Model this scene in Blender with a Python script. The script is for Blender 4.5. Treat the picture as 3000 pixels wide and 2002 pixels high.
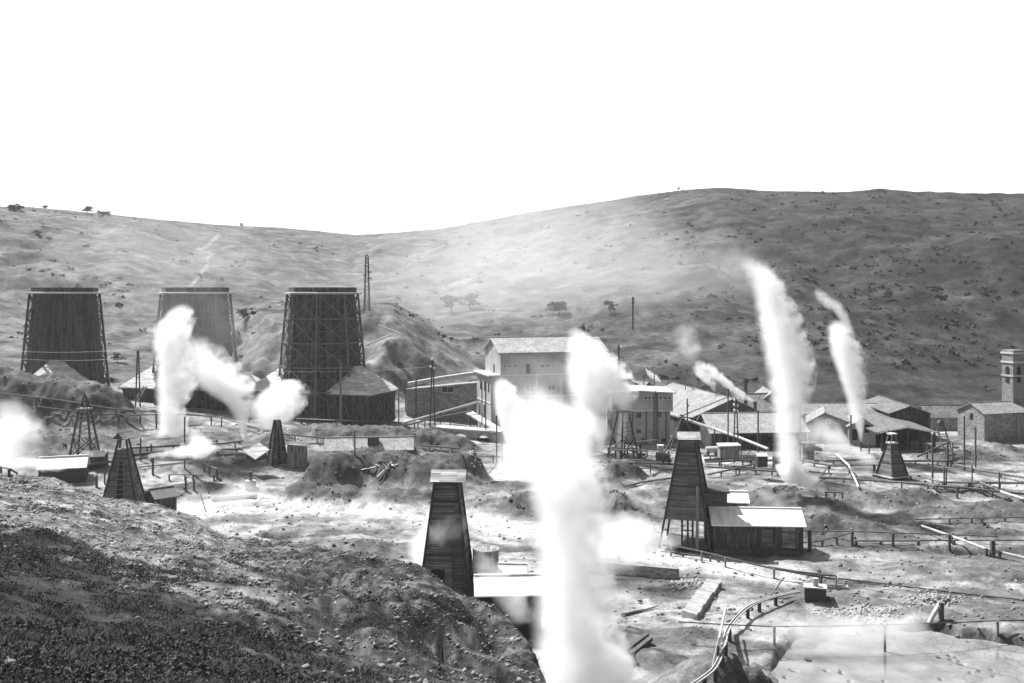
import bpy, math, random
import numpy as np
from mathutils import Vector, Matrix, Quaternion
R = math.radians
random.seed(7)
scene = bpy.context.scene
for o in list(bpy.data.objects):
    bpy.data.objects.remove(o)
C = scene.collection

# ------------------------------------------------------------ camera, sky, sun
F = 2881.0          # focal length in pixels of the 3000 px wide photograph
CX, HY = 1500.0, 850.0
cam_d = bpy.data.cameras.new('camera')
cam_d.sensor_width = 36.0
cam_d.lens = 36.0 * F / 3000.0
cam_d.shift_y = -(1001.0 - HY) / 3000.0
cam_d.clip_start = 0.5
cam_d.clip_end = 5000.0
cam = bpy.data.objects.new('camera', cam_d)
C.objects.link(cam)
cam.location = (0, 0, 0)
cam.rotation_euler = (R(90), 0, 0)
scene.camera = cam

SUN_EL, SUN_AZ = R(54), R(-48)      # azimuth measured from +Y towards +X
world = bpy.data.worlds.new('World')
scene.world = world
world.use_nodes = True
wn = world.node_tree.nodes; wl = world.node_tree.links
bg = wn['Background']
sky = wn.new('ShaderNodeTexSky')
sky.sky_type = 'NISHITA'
sky.sun_disc = False
sky.sun_elevation = SUN_EL
sky.sun_rotation = SUN_AZ
sky.dust_density = 4.0
sky.air_density = 1.0
bw = wn.new('ShaderNodeRGBToBW')
wl.new(sky.outputs['Color'], bw.inputs['Color'])
# extra brightness added to the sky ahead of the camera, so it burns white
wtc = wn.new('ShaderNodeTexCoord'); wsp = wn.new('ShaderNodeSeparateXYZ'); wl.new(wtc.outputs['Generated'], wsp.inputs[0])
wmr = wn.new('ShaderNodeMapRange'); wmr.interpolation_type = 'SMOOTHSTEP'; wl.new(wsp.outputs['Y'], wmr.inputs['Value'])
wmr.inputs['From Min'].default_value = .5; wmr.inputs['From Max'].default_value = .86; wmr.inputs['To Min'].default_value = .2; wmr.inputs['To Max'].default_value = 8.5
wad = wn.new('ShaderNodeMath'); wad.operation = 'ADD'; wl.new(bw.outputs['Val'], wad.inputs[0]); wl.new(wmr.outputs[0], wad.inputs[1])
wl.new(wad.outputs[0], bg.inputs['Color'])
bg.inputs['Strength'].default_value = 0.06
sun_d = bpy.data.lights.new('sun', 'SUN')
sun_d.energy = 5.0
sun_d.angle = R(0.5)
sun_d.color = (1.0, 1.0, 1.0)
sun = bpy.data.objects.new('sun', sun_d)
C.objects.link(sun)
to_sun = Vector((math.sin(SUN_AZ) * math.cos(SUN_EL), math.cos(SUN_AZ) * math.cos(SUN_EL), math.sin(SUN_EL)))
sun.rotation_euler = (-to_sun).to_track_quat('-Z', 'Y').to_euler()
sun.location = to_sun * 400
vs = scene.view_settings
scene.display_settings.display_device = 'sRGB'
vs.view_transform = 'Standard'
vs.look = 'None'
vs.exposure = 0.85
vs.gamma = 1.0
vs.use_curve_mapping = False
cy = scene.cycles
cy.max_bounces = 14
cy.diffuse_bounces = 2
cy.glossy_bounces = 2
cy.transmission_bounces = 2
cy.volume_bounces = 12
cy.volume_step_rate = 1.0
cy.volume_max_steps = 256
cy.use_adaptive_sampling = True
cy.adaptive_threshold = 0.02
cy.use_denoising = True
try:
    cy.denoiser = 'OPENIMAGEDENOISE'
    cy.denoising_input_passes = 'RGB_ALBEDO_NORMAL'
    cy.denoising_prefilter = 'ACCURATE'
except Exception:
    pass

# ------------------------------------------------------------ pixels to points
def P(px, py, Y):
    return Vector(((px - CX) / F * Y, Y, (HY - py) / F * Y))

# ------------------------------------------------------------ terrain
def _hash(ix, iy, seed):
    h = (ix.astype(np.int64) * 374761393 + iy.astype(np.int64) * 668265263 + seed * 1442695041) & 0xffffffff
    h = ((h ^ (h >> 13)) * 1274126177) & 0xffffffff
    h = h ^ (h >> 16)
    return (h & 0xffff) / 65535.0

def vnoise(x, y, seed=0):
    ix = np.floor(x); iy = np.floor(y)
    fx = x - ix; fy = y - iy
    fx = fx * fx * (3 - 2 * fx); fy = fy * fy * (3 - 2 * fy)
    a = _hash(ix, iy, seed); b = _hash(ix + 1, iy, seed)
    c = _hash(ix, iy + 1, seed); d = _hash(ix + 1, iy + 1, seed)
    return (a * (1 - fx) + b * fx) * (1 - fy) + (c * (1 - fx) + d * fx) * fy

def fbm(x, y, oct=4, seed=0, gain=0.5):
    s = 0.0; a = 1.0; t = 0.0
    for o in range(oct):
        s = s + a * (vnoise(x, y, seed + o * 17) * 2 - 1)
        t += a; a *= gain
        x = x * 2.03 + 13.7; y = y * 2.03 - 7.1
    return s / t

def ridged(x, y, oct=4, seed=0):
    s = 0.0; a = 1.0; t = 0.0
    for o in range(oct):
        s = s + a * (1 - np.abs(vnoise(x, y, seed + o * 17) * 2 - 1) * 2)
        t += a; a *= 0.5
        x = x * 2.03 + 13.7; y = y * 2.03 - 7.1
    return s / t

def sstep(a, b, x):
    t = np.clip((x - a) / (b - a), 0, 1)
    return t * t * (3 - 2 * t)

SKYX = [-1400, -800, 0, 120, 240, 310, 500, 640, 800, 900, 1040, 1150, 1280, 1400, 1550, 1700, 1850, 2000, 2100, 2250, 2450, 2560, 2700, 2990, 3400, 4200]
SKYY = [560, 575, 602, 610, 622, 626, 645, 660, 667, 674, 688, 680, 672, 650, 625, 600, 576, 556, 549, 560, 562, 554, 561, 567, 590, 620]
YRX = [-900, 0, 1040, 1500, 2100, 3000, 3900]
YRY = [560, 580, 760, 720, 640, 600, 560]

# the near spur: for each column, (distance, picture row) of its surface up to its crest
SPUR = [
    (-700, [(3, 2200), (14, 2090), (22, 2000), (35, 1800), (60, 1580), (85, 1440), (112, 1372)]),
    (0,    [(3, 2200), (14, 2090), (22, 2002), (35, 1810), (60, 1585), (85, 1452), (112, 1384)]),
    (160,  [(3, 2210), (15, 2090), (24, 2002), (38, 1810), (62, 1590), (88, 1470), (112, 1402)]),
    (320,  [(3, 2230), (16, 2095), (24, 2002), (40, 1810), (65, 1620), (90, 1505), (110, 1458)]),
    (460,  [(3, 2230), (16, 2095), (26, 2002), (42, 1815), (68, 1625), (90, 1520), (106, 1478)]),
    (580,  [(3, 2240), (18, 2100), (28, 2002), (45, 1825), (70, 1635), (92, 1540), (101, 1516)]),
    (660,  [(3, 2240), (18, 2100), (29, 2002), (46, 1830), (70, 1650), (90, 1585), (96, 1566)]),
    (900,  [(3, 2260), (20, 2110), (34, 2002), (50, 1845), (70, 1705), (85, 1625), (91, 1598)]),
    (1080, [(3, 2290), (22, 2110), (37, 2002), (53, 1860), (70, 1735), (82, 1645), (87, 1616)]),
    (1200, [(3, 2300), (24, 2120), (40, 2002), (55, 1875), (70, 1765), (78, 1690), (83, 1650)]),
    (1400, [(3, 2330), (28, 2130), (46, 2002), (60, 1890), (70, 1815), (75, 1765), (77, 1748)]),
    (1500, [(3, 2350), (30, 2150), (50, 2002), (62, 1920), (68, 1860), (71, 1822)]),
    (1560, [(3, 2380), (32, 2170), (54, 2002), (61, 1945), (66, 1895)]),
    (1600, [(3, 2400), (34, 2190), (56, 2050), (61, 1990)]),
    (1680, [(3, 2460), (34, 2330), (50, 2260), (58, 2230)]),
    (1900, [(3, 2560), (34, 2480), (50, 2420), (56, 2400)]),
    (4200, [(3, 2700), (34, 2700), (50, 2600), (54, 2560)]),
]
_SS = np.linspace(0, 1, 40)
_SPX = np.array([c[0] for c in SPUR], float)
_SPC = np.array([c[1][-1][0] for c in SPUR], float)
_SPZ = np.array([np.interp(_SS * c[1][-1][0], [0] + [q[0] for q in c[1]], [-1.75] + [-(q[1] - HY) / F * q[0] for q in c[1]]) for c in SPUR])

# mounds: (px, Y, half width m, half depth m, height m, darkness 0..1, sharpness)
MOUNDS = [
    (20, 203, 13, 9, 9.5, .75, 1.2), (150, 204, 10, 8, 9.0, .7, 1.2), (255, 205, 9, 8, 8.0, .7, 1.3), (302, 204, 6, 6, 6.8, .7, 1.3), (350, 203, 5, 6, 3.8, .6, 1.3),
    (75, 186, 8, 6, 3.0, .6, 1.2), (215, 190, 8, 5, 2.0, .6, 1.2), (-150, 200, 16, 10, 10, .7, 1.2),
    (560, 178, 7, 4, 1.0, .4, 1), (640, 196, 8, 5, 1.2, .5, 1),
    # bank behind the half-buried tiled house and the mounds in front of it
    (800, 199, 5, 4, 1.8, .55, 1.4), (960, 203, 9, 5, 3.0, .6, 1.6), (1090, 204, 9, 5, 3.0, .6, 1.6), (1210, 203, 9, 5, 3.4, .7, 1.6), (1310, 202, 6, 4, 2.6, .75, 1.8),
    (985, 171, 5.5, 6, 5.6, .85, 1.9), (1060, 174, 6, 6, 5.4, .75, 1.5), (1150, 174, 7, 6.5, 5.2, .7, 1.5), (1260, 173, 7.5, 6, 5.0, .66, 1.5), (1340, 176, 5, 4.5, 4.8, .8, 2.0),
    (900, 164, 3.5, 3.8, 2.3, .85, 1.4), (985, 160, 6, 4.5, 2.8, .9, 1.5), (1110, 160, 8, 5, 2.4, .75, 1.2), (1220, 160, 7, 4, 2.0, .7, 1.2),
    # behind and right of the great plume
    (1580, 156, 6, 4, 2.6, .7, 1.4), (1430, 158, 5, 4, 1.8, .35, 1.2), (1830, 183, 3.6, 3, 3.0, .75, 2.0), (1770, 155, 6.5, 4, 2.8, .75, 1.6),
    (1900, 166, 7, 2.5, 1.0, .5, 1.2), (1960, 158, 6, 2.5, .9, .45, 1), (1885, 150, 6, 3, 1.0, .5, 1),
    (2305, 163, 7, 4.5, 2.2, .72, 1.4), (2245, 170, 5, 2.5, 1.1, .5, 1.2), (2400, 158, 6.5, 4, 1.9, .72, 1.2), (2450, 141, 7.5, 4.2, 2.4, .62, 1.3),
    (2575, 160, 7, 4, 2.0, .75, 1.2), (2660, 163, 6, 4, 2.1, .78, 1.2), (2850, 168, 7, 3.6, 1.8, .65, 1.2), (2740, 152, 6, 3, 1.6, .8, 1.3),
    (2880, 150, 8, 4, 2.0, .78, 1.2), (2960, 158, 6, 3, 1.5, .75, 1.2), (2820, 204, 9, 5, 1.6, .75, 1.2), (2900, 212, 8, 5, 2.2, .55, 1.2),
    (2790, 122, 7, 2.8, .9, .5, 1.1), (2580, 113, 6, 2.0, .5, .35, 1), (2470, 110, 5, 1.4, .7, .55, 1.2),
    (2100, 87, 3.4, 3.6, 2.6, .6, 1.6), (1990, 84, 3, 3, 2.0, .55, 1.4), (2215, 85.5, 2.3, 2.6, 2.2, .7, 1.8), (1900, 93, 2.5, 2, .8, .4, 1),
    (2030, 99, 2.6, 1.8, 1.0, .6, 1.2), (1800, 98, 4, 3, .8, .3, 1), (2700, 107, 2.4, 1.4, .5, .5, 1.2),
    (620, 150, 5, 3, .8, .4, 1), (470, 163, 4, 2, .7, .75, 1.2), (580, 168, 5, 2, .9, .8, 1.2), (690, 174, 4, 2, .9, .8, 1.3), (430, 186, 5, 2.4, .9, .7, 1.2), (640, 187, 6, 2.2, .9, .75, 1.2), (330, 176, 5, 2.2, .8, .7, 1.2), (1500, 172, 5, 2.4, 1.0, .6, 1.2), (1980, 175, 5, 2, .8, .75, 1.2), (2140, 172, 5, 1.8, .8, .7, 1.2), (2420, 174, 5, 2, .9, .75, 1.2), (2560, 133, 6, 2.2, .7, .75, 1.1), (2920, 140, 5, 2.4, 1.0, .75, 1.2), (2680, 143, 5, 2.2, .9, .8, 1.2), (2330, 148, 4, 2.4, 1.0, .8, 1.2), (2450, 117, 5, 1.8, .4, .6, 1.1), (1050, 131, 6, 4, 1.6, .55, 1.4), (900, 134, 4, 3, 1.0, .5, 1.3),
]
PITS = [(2760, 155, 4.2, 2.2, 1.7), (2900, 132, 7.5, 1.8, 1.1), (830, 141, 3.0, 2.2, 1.4), (2480, 148, 2, 1.2, .4), (1750, 140, 4, 2, .6)]

def heights(x, y, want_alb=False):
    x = np.asarray(x, float); y = np.asarray(y, float)
    px = np.clip(CX + F * x / np.maximum(y, 1.0), -1400, 4200)
    # the works' floor
    zb = np.interp(px, [-500, 0, 400, 950, 1400, 1900, 3000], [-21, -23.5, -26.6, -29.8, -32.2, -34.3, -35.5])
    k = sstep(150, 225, y)
    z = -35.0 + (zb + 35.0) * k
    dark = np.zeros_like(z)
    # spoil bank behind the towers
    bt = np.interp(px, [300, 560, 640, 700, 760, 830, 900, 960, 1080, 1150, 1220, 1300, 1370, 1450, 1560], [1090, 1060, 985, 950, 928, 922, 912, 905, 903, 915, 962, 1040, 1090, 1120, 1170])
    Yt = 268.0
    bz = (HY - bt) / F * Yt + fbm(x * .12, y * .12, 3, 5) * 1.6 - np.clip(ridged(x * .11, y * .05, 4, 7), 0, 1) * 2.6 * (1 - sstep(262, 285, y)) + .8
    kb = sstep(238, 290, y + fbm(x * .09, y * .09, 3, 9) * 10) * sstep(300, 640, px) * (1 - sstep(1400, 1560, px))
    zbank = np.where(bz > z, z + (bz - z) * kb, z)
    dark = np.maximum(dark, kb * (1 - sstep(268, 290, y)) * .35)
    # hills
    YR = np.interp(px, YRX, YRY)
    ZR = (HY - np.interp(px, SKYX, SKYY)) / F * YR
    t = np.clip((y - 256) / (YR - 256), 0, 1)
    h = zb + (ZR - zb) * t ** 1.12
    env = np.sin(np.pi * np.clip(t, 0, 1)) ** .7
    h = h + env * (fbm(x * .012, y * .012, 3, 21) * 7 + ridged(x * .03, y * .022, 5, 33) * 2.8 + fbm(x * .12, y * .12, 4, 41) * .7)
    h = h + np.exp(-((t - 1) / .04) ** 2) * fbm(x * .06, y * .02, 3, 51) * .9
    # a nearer shoulder low on the right hill
    sh = np.exp(-((px - 2960) / 260) ** 2 - ((y - 430) / 55) ** 2) * 13
    h = h + sh + np.exp(-((px - 1330) / 300) ** 2 - ((y - 340) / 30) ** 2) * 3
    over = np.maximum(y - YR, 0)
    h = h - over * .12 - np.where(over > 0, over * over * .0004, 0)
    z = np.where(y > 256, np.maximum(zbank, h), zbank)
    # mounds and pits
    near = (y < 232)
    rough = fbm(x * .35, y * .35, 4, 61)
    mz = np.zeros_like(z)
    for (mx, my, rx, ry, hh, dk, sp) in MOUNDS:
        X0 = (mx - CX) / F * my
        q = ((x - X0) / rx) ** 2 + ((y - my) / ry) ** 2
        w = np.exp(-np.maximum(q + rough * .32 * np.clip(q * 4, 0, 1), 0) ** sp * .9)
        mz = np.maximum(mz, hh * w * near)
        dark = np.maximum(dark, dk * np.clip(w * 1.7, 0, 1) * near)
    z = z + mz * (1 + .12 * rough) + np.clip(mz, 0, 2.2) * (fbm(x * .8, y * .8, 4, 63) * .24 + fbm(x * .35, y * .35, 3, 65) * .22)
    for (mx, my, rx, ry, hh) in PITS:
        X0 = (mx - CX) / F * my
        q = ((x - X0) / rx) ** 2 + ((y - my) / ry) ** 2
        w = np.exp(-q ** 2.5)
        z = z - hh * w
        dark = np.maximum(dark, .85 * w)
    pl = sstep(80, 92, y) * (1 - sstep(226, 250, y))
    z = z + pl * (fbm(x * .22, y * .3, 4, 71) * .32 + fbm(x * 1.1, y * 1.3, 3, 77) * .11)
    # mud basin, bottom right
    edge = np.interp(px, [2150, 2260, 2330, 2720, 3000, 3400], [84, 90.5, 99.5, 103.2, 98.6, 94.5]) + fbm(x * .5, y * .5, 3, 83) * .8
    bas = (1 - sstep(0, 1, (y - edge) / np.interp(px, [2200, 2600, 2720, 2800], [5.0, 4.0, 1.2, .9]))) * sstep(2120, 2330, px + fbm(x * .22, y * .3, 4, 81) * 170)
    z = z * (1 - bas) + (-36.35) * bas
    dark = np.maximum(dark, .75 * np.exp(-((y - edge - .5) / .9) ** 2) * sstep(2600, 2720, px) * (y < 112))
    # near spur
    yc = np.interp(px, _SPX, _SPC)
    s = np.clip(y / yc, 0, 1)
    j = np.clip(np.searchsorted(_SPX, px, side='right') - 1, 0, len(_SPX) - 2)
    f = (px - _SPX[j]) / (_SPX[j + 1] - _SPX[j]); f = np.clip(f, 0, 1)
    si = s * 39.0; s0 = np.clip(np.floor(si).astype(int), 0, 38); sf = si - s0
    za = _SPZ[j, s0] * (1 - sf) + _SPZ[j, s0 + 1] * sf
    zbq = _SPZ[j + 1, s0] * (1 - sf) + _SPZ[j + 1, s0 + 1] * sf
    zs = za * (1 - f) + zbq * f
    d = np.maximum(y - yc, 0)
    zs = zs - .75 * (np.sqrt(d * d + 2.0) - 1.414)
    amp = np.clip(y / 60, .15, 1)
    gl = sstep(700, 1200, px) * sstep(40, 60, y) * (1 - .85 * sstep(.86, 1.0, s))
    # gullies run down towards the right-hand front of the spur
    gu = ridged((x * .9 + y * .45) * .22 + fbm(x * .2, y * .2, 2, 97) * .6, (y - x) * .05, 3, 91)
    zs = zs + amp * (fbm(x * .14, y * .14, 4, 95) * .75 + fbm(x * .9, y * .9, 3, 96) * .20 + fbm(x * 2.6, y * 2.6, 2, 98) * .09) - gl * np.clip(gu, 0, 1) * 2.6 + gl * .6 + gl * fbm(x * .45 - y * .2, y * .12, 4, 99) * .9
    
    out = np.where(y < 135, np.maximum(z, zs) + np.exp(-np.abs(z - zs) * 1.5) * .15, z)
    if not want_alb:
        return out
    # ---- what the ground is made of (pale crust / spoil / scrub)
    n1 = fbm(x * .1, y * .14, 4, 101); n2 = fbm(x * .6, y * .7, 4, 103); n3 = fbm(x * .03, y * .03, 3, 105)
    crust = .255 + .13 * n1 + .13 * n2
    spoil = .085 + .045 * n2 + .03 * n1
    a = crust * (1 - np.clip(dark * 1.15, 0, 1)) + spoil * np.clip(dark * 1.15, 0, 1)
    rt = sstep(1500, 2300, px)
    patch = sstep(.03, .34, fbm(x * .16, y * .24, 5, 107) + .12 * rt) * pl
    a = a * (1 - .85 * patch) + .10 * .85 * patch
    rills = sstep(.55, .8, ridged(x * .12 + fbm(x * .1, y * .1, 2, 109), y * .30, 3, 108)) * pl
    a = a * (1 - .45 * rills)
    # the trodden white road through the yard
    road = [(540, 1505), (700, 1478), (900, 1488), (1240, 1500), (1420, 1530), (1620, 1575), (1960, 1640), (2300, 1690)]
    pya = HY - F * out / np.maximum(y, 1)
    dr = np.full_like(z, 1e9)
    for (ax, ay), (bx, by) in zip(road[:-1], road[1:]):
        vx, vy = bx - ax, by - ay
        tt = np.clip(((px - ax) * vx + (pya - ay) * vy) / (vx * vx + vy * vy), 0, 1)
        dr = np.minimum(dr, np.hypot((px - ax - tt * vx) * .4, pya - ay - tt * vy))
    rk = np.exp(-(dr / 28.0) ** 4) * (y > 100) * (y < 175)
    a = a * (1 - rk) + (.42 + .06 * n2) * rk
    a = np.where(dark > .55, a * (1 - .45 * sstep(.0, .5, n2)), a)
    # hills: dry grass, darker scrub to the right
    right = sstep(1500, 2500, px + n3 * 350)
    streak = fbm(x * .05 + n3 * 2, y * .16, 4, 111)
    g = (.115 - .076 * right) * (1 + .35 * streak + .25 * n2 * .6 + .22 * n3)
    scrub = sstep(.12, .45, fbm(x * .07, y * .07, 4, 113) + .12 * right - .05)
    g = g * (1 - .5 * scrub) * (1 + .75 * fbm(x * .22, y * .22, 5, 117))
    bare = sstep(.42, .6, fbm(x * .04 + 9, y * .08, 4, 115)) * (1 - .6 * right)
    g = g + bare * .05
    hk = sstep(252, 268, y)
    bankmask = kb * (1 - sstep(270, 300, y))
    hb = .20 + .12 * n2 + .12 * n1
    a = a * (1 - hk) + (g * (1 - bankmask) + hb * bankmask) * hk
    # footpath zigzag on the left hill
    path = [(470, 860), (560, 838), (590, 800), (612, 770), (605, 757), (625, 745), (600, 738), (575, 730), (605, 725), (640, 690)]
    pyy = HY - F * out / np.maximum(y, 1)
    dm = np.full_like(z, 1e9)
    for (ax, ay), (bx, by) in zip(path[:-1], path[1:]):
        vx, vy = bx - ax, by - ay
        tt = np.clip(((px - ax) * vx + (pyy - ay) * vy) / (vx * vx + vy * vy), 0, 1)
        dm = np.minimum(dm, np.hypot(px - ax - tt * vx, pyy - ay - tt * vy))
    a = np.where(y > 300, a + (.30 - a) * np.exp(-(dm / 4.0) ** 2) * .7, a)
    # near spur: pale gravel on the crest, dark turf and heather at the left and bottom, groove shade painted on the flank
    gv = .17 + .10 * n2 + .13 * fbm(x * 2.2, y * 2.2, 3, 121)
    gv = gv * (1 - .70 * sstep(560, 980, px))
    tl = (n1 * .5 + fbm(x * .3, y * .3, 3, 123) * .5)
    lim = np.interp(px, [-700, 0, 200, 420, 600, 760, 950, 1200, 1600], [70, 68, 60, 56, 50, 47, 44, 38, 30])
    turf = sstep(-9, 9, lim + tl * 46 + fbm(x * .7, y * .7, 3, 133) * 14 - y)
    turf = np.maximum(turf, sstep(.15, .5, fbm(x * .22 + 3, y * .22, 4, 125)) * .75)
    tf = .016 + .018 * (n2 + 1) * .5
    fg = gv * (1 - turf) + tf * turf
    fg = np.clip(fg * (1 + .9 * fbm(x * 1.5 + 40, y * 1.5, 4, 131)), .015, .4)
    fg = np.where(gl > 0, np.clip(fg * (1 + 1.9 * gl * fbm(x * .45, y * .3, 5, 127)) * (1 + 1.5 * fbm(x * 1.7, y * 1.7, 4, 129)), .015, .34), fg)  # flank albedo contrast paints in groove shadows that the relief alone leaves flat
    onspur = sstep(-.5, .3, zs - z) * (y < 135)
    a = a * (1 - onspur) + fg * onspur
    return out, np.clip(a, .015, .68), turf * onspur, onspur, dark

def hz(x, y):
    return float(heights(np.array([x]), np.array([y]))[0])

_YS = np.concatenate([np.linspace(18, 260, 1400), np.linspace(261, 760, 700)])
def G(px, py, h=0.0, ymin=18.0):
    """point h above the ground that projects to (px, py)"""
    ys = _YS[_YS >= ymin]
    xs = (px - CX) / F * ys
    zr = (HY - py) / F * ys
    hit = np.nonzero(zr <= heights(xs, ys) + h)[0]
    i = int(hit[0]) if len(hit) else len(ys) - 1
    Y = float(ys[i])
    return Vector(((px - CX) / F * Y, Y, (HY - py) / F * Y))

def GY(px, Y):
    x = (px - CX) / F * Y
    return Vector((x, Y, hz(x, Y)))

# ------------------------------------------------------------ materials
def base_mat(name, rough=.85):
    m = bpy.data.materials.new(name)
    m.use_nodes = True
    nt = m.node_tree
    b = nt.nodes['Principled BSDF']
    b.inputs['Roughness'].default_value = rough
    b.inputs['Specular IOR Level'].default_value = .2
    return m, nt.nodes, nt.links, b

def g3(v):
    return (v, v, v, 1.0)

def N(nodes, kind, **kw):
    n = nodes.new(kind)
    for k, v in kw.items():
        setattr(n, k, v)
    return n

def mathn(nodes, links, op, a, b=None, c=None, clamp=False):
    n = nodes.new('ShaderNodeMath'); n.operation = op; n.use_clamp = clamp
    for i, v in enumerate((a, b, c)):
        if v is None: continue
        if isinstance(v, (int, float)): n.inputs[i].default_value = v
        else: links.new(v, n.inputs[i])
    return n.outputs[0]

def board_mat(name, c, spread=.45, vertical=True, w=.28, length=4.5, rough=.9, gap=.35):
    m, n, l, b = base_mat(name, rough)
    uv = N(n, 'ShaderNodeUVMap'); uv.uv_map = 'UVMap'
    sep = N(n, 'ShaderNodeSeparateXYZ'); l.new(uv.outputs[0], sep.inputs[0])
    com = N(n, 'ShaderNodeCombineXYZ')
    if vertical:
        l.new(sep.outputs['Y'], com.inputs['X']); l.new(sep.outputs['X'], com.inputs['Y'])
    else:
        l.new(sep.outputs['X'], com.inputs['X']); l.new(sep.outputs['Y'], com.inputs['Y'])
    br = N(n, 'ShaderNodeTexBrick'); l.new(com.outputs[0], br.inputs['Vector'])
    br.inputs['Scale'].default_value = 1.0
    br.inputs['Brick Width'].default_value = length
    br.inputs['Row Height'].default_value = w
    br.inputs['Mortar Size'].default_value = .02
    br.inputs['Color1'].default_value = g3(c * (1 - spread))
    br.inputs['Color2'].default_value = g3(c * (1 + spread))
    br.inputs['Mortar'].default_value = g3(c * gap)
    br.offset = .37
    mp = N(n, 'ShaderNodeMapping'); mp.inputs['Scale'].default_value = (.5, 5.0, 1)
    l.new(com.outputs[0], mp.inputs['Vector'])
    nz = N(n, 'ShaderNodeTexNoise'); nz.inputs['Scale'].default_value = 1.0; nz.inputs['Detail'].default_value = 4
    l.new(mp.outputs[0], nz.inputs['Vector'])
    nz2 = N(n, 'ShaderNodeTexNoise'); nz2.inputs['Scale'].default_value = .35; nz2.inputs['Detail'].default_value = 3
    l.new(com.outputs[0], nz2.inputs['Vector'])
    f1 = mathn(n, l, 'MULTIPLY_ADD', nz.outputs[0], 1.3, .35)
    f2 = mathn(n, l, 'MULTIPLY_ADD', nz2.outputs[0], .9, .55)
    ff = mathn(n, l, 'MULTIPLY', f1, f2)
    mix = N(n, 'ShaderNodeVectorMath', operation='SCALE'); l.new(br.outputs['Color'], mix.inputs[0]); l.new(ff, mix.inputs['Scale'])
    l.new(mix.outputs[0], b.inputs['Base Color'])
    bp = N(n, 'ShaderNodeBump'); bp.inputs['Strength'].default_value = .5; bp.inputs['Distance'].default_value = .03
    l.new(br.outputs['Fac'], bp.inputs['Height']); bp.invert = True
    l.new(bp.outputs[0], b.inputs['Normal'])
    return m

def noise_mat(name, c, spread=.3, scale=2.0, rough=.85, bump=.2, coord='Object', fine=14.0):
    m, n, l, b = base_mat(name, rough)
    tc = N(n, 'ShaderNodeTexCoord')
    a = N(n, 'ShaderNodeTexNoise'); a.inputs['Scale'].default_value = scale; a.inputs['Detail'].default_value = 5
    f = N(n, 'ShaderNodeTexNoise'); f.inputs['Scale'].default_value = fine; f.inputs['Detail'].default_value = 3
    l.new(tc.outputs[coord], a.inputs['Vector']); l.new(tc.outputs[coord], f.inputs['Vector'])
    s = mathn(n, l, 'ADD', mathn(n, l, 'MULTIPLY', a.outputs[0], .65), mathn(n, l, 'MULTIPLY', f.outputs[0], .35))
    v = mathn(n, l, 'MULTIPLY_ADD', s, 4 * c * spread, c * (1 - 2 * spread))
    com = N(n, 'ShaderNodeCombineColor')
    for i in range(3): l.new(v, com.inputs[i])
    l.new(com.outputs[0], b.inputs['Base Color'])
    if bump:
        bp = N(n, 'ShaderNodeBump'); bp.inputs['Strength'].default_value = bump; bp.inputs['Distance'].default_value = .05
        l.new(s, bp.inputs['Height']); l.new(bp.outputs[0], b.inputs['Normal'])
    return m

def row_mat(name, c, row=.42, col=.30, spread=.3, gap=.45, rough=.85, bumpd=.06):
    """roof tiles / masonry courses in metric UV"""
    m, n, l, b = base_mat(name, rough)
    uv = N(n, 'ShaderNodeUVMap'); uv.uv_map = 'UVMap'
    br = N(n, 'ShaderNodeTexBrick'); l.new(uv.outputs[0], br.inputs['Vector'])
    br.inputs['Scale'].default_value = 1.0
    br.inputs['Brick Width'].default_value = col
    br.inputs['Row Height'].default_value = row
    br.inputs['Mortar Size'].default_value = row * .09
    br.inputs['Mortar Smooth'].default_value = .3
    br.inputs['Color1'].default_value = g3(c * (1 - spread))
    br.inputs['Color2'].default_value = g3(c * (1 + spread))
    br.inputs['Mortar'].default_value = g3(c * gap)
    nz = N(n, 'ShaderNodeTexNoise'); nz.inputs['Scale'].default_value = .45; nz.inputs['Detail'].default_value = 5
    l.new(uv.outputs[0], nz.inputs['Vector'])
    ff = mathn(n, l, 'MULTIPLY_ADD', nz.outputs[0], 1.0, .5)
    mix = N(n, 'ShaderNodeVectorMath', operation='SCALE'); l.new(br.outputs['Color'], mix.inputs[0]); l.new(ff, mix.inputs['Scale'])
    l.new(mix.outputs[0], b.inputs['Base Color'])
    bp = N(n, 'ShaderNodeBump'); bp.inputs['Strength'].default_value = .7; bp.inputs['Distance'].default_value = bumpd; bp.invert = True
    l.new(br.outputs['Fac'], bp.inputs['Height']); l.new(bp.outputs[0], b.inputs['Normal'])
    return m

M = {}
M['tower_board'] = board_mat('tower_board', .085, .5, True, .45, 6.0)
M['tower_frame'] = noise_mat('tower_frame', .15, .25, 3.0, bump=.1)
M['tower_frame_grey'] = noise_mat('tower_frame_grey', .11, .25, 3.0, bump=.1)
M['tower_frame_dark'] = noise_mat('tower_frame_dark', .075, .25, 3.0, bump=.1)
M['skirt_board'] = board_mat('skirt_board', .60, .25, False, .35, 5.0)
M['dark_board'] = board_mat('dark_board', .075, .5, True, .30, 4.0)
M['dark_board_h'] = board_mat('dark_board_h', .15, .35, False, .27, 4.2)
M['grey_board'] = board_mat('grey_board', .22, .4, True, .32, 3.0)
M['grey_board_h'] = board_mat('grey_board_h', .20, .4, False, .32, 3.4)
M['pale_board_h'] = board_mat('pale_board_h', .48, .35, False, .26, 3.0)
M['pale_board'] = board_mat('pale_board', .50, .25, True, .40, 6.0, gap=.6)
M['timber'] = noise_mat('timber', .09, .35, 2.5)
M['timber_dark'] = noise_mat('timber_dark', .06, .35, 2.5)
M['timber_grey'] = noise_mat('timber_grey', .19, .35, 2.5)
M['timber_pale'] = noise_mat('timber_pale', .42, .3, 2.5)
M['iron'] = noise_mat('iron', .07, .35, 3.0, rough=.6)
M['pipe'] = noise_mat('pipe', .13, .45, 1.2, rough=.65)
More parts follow.
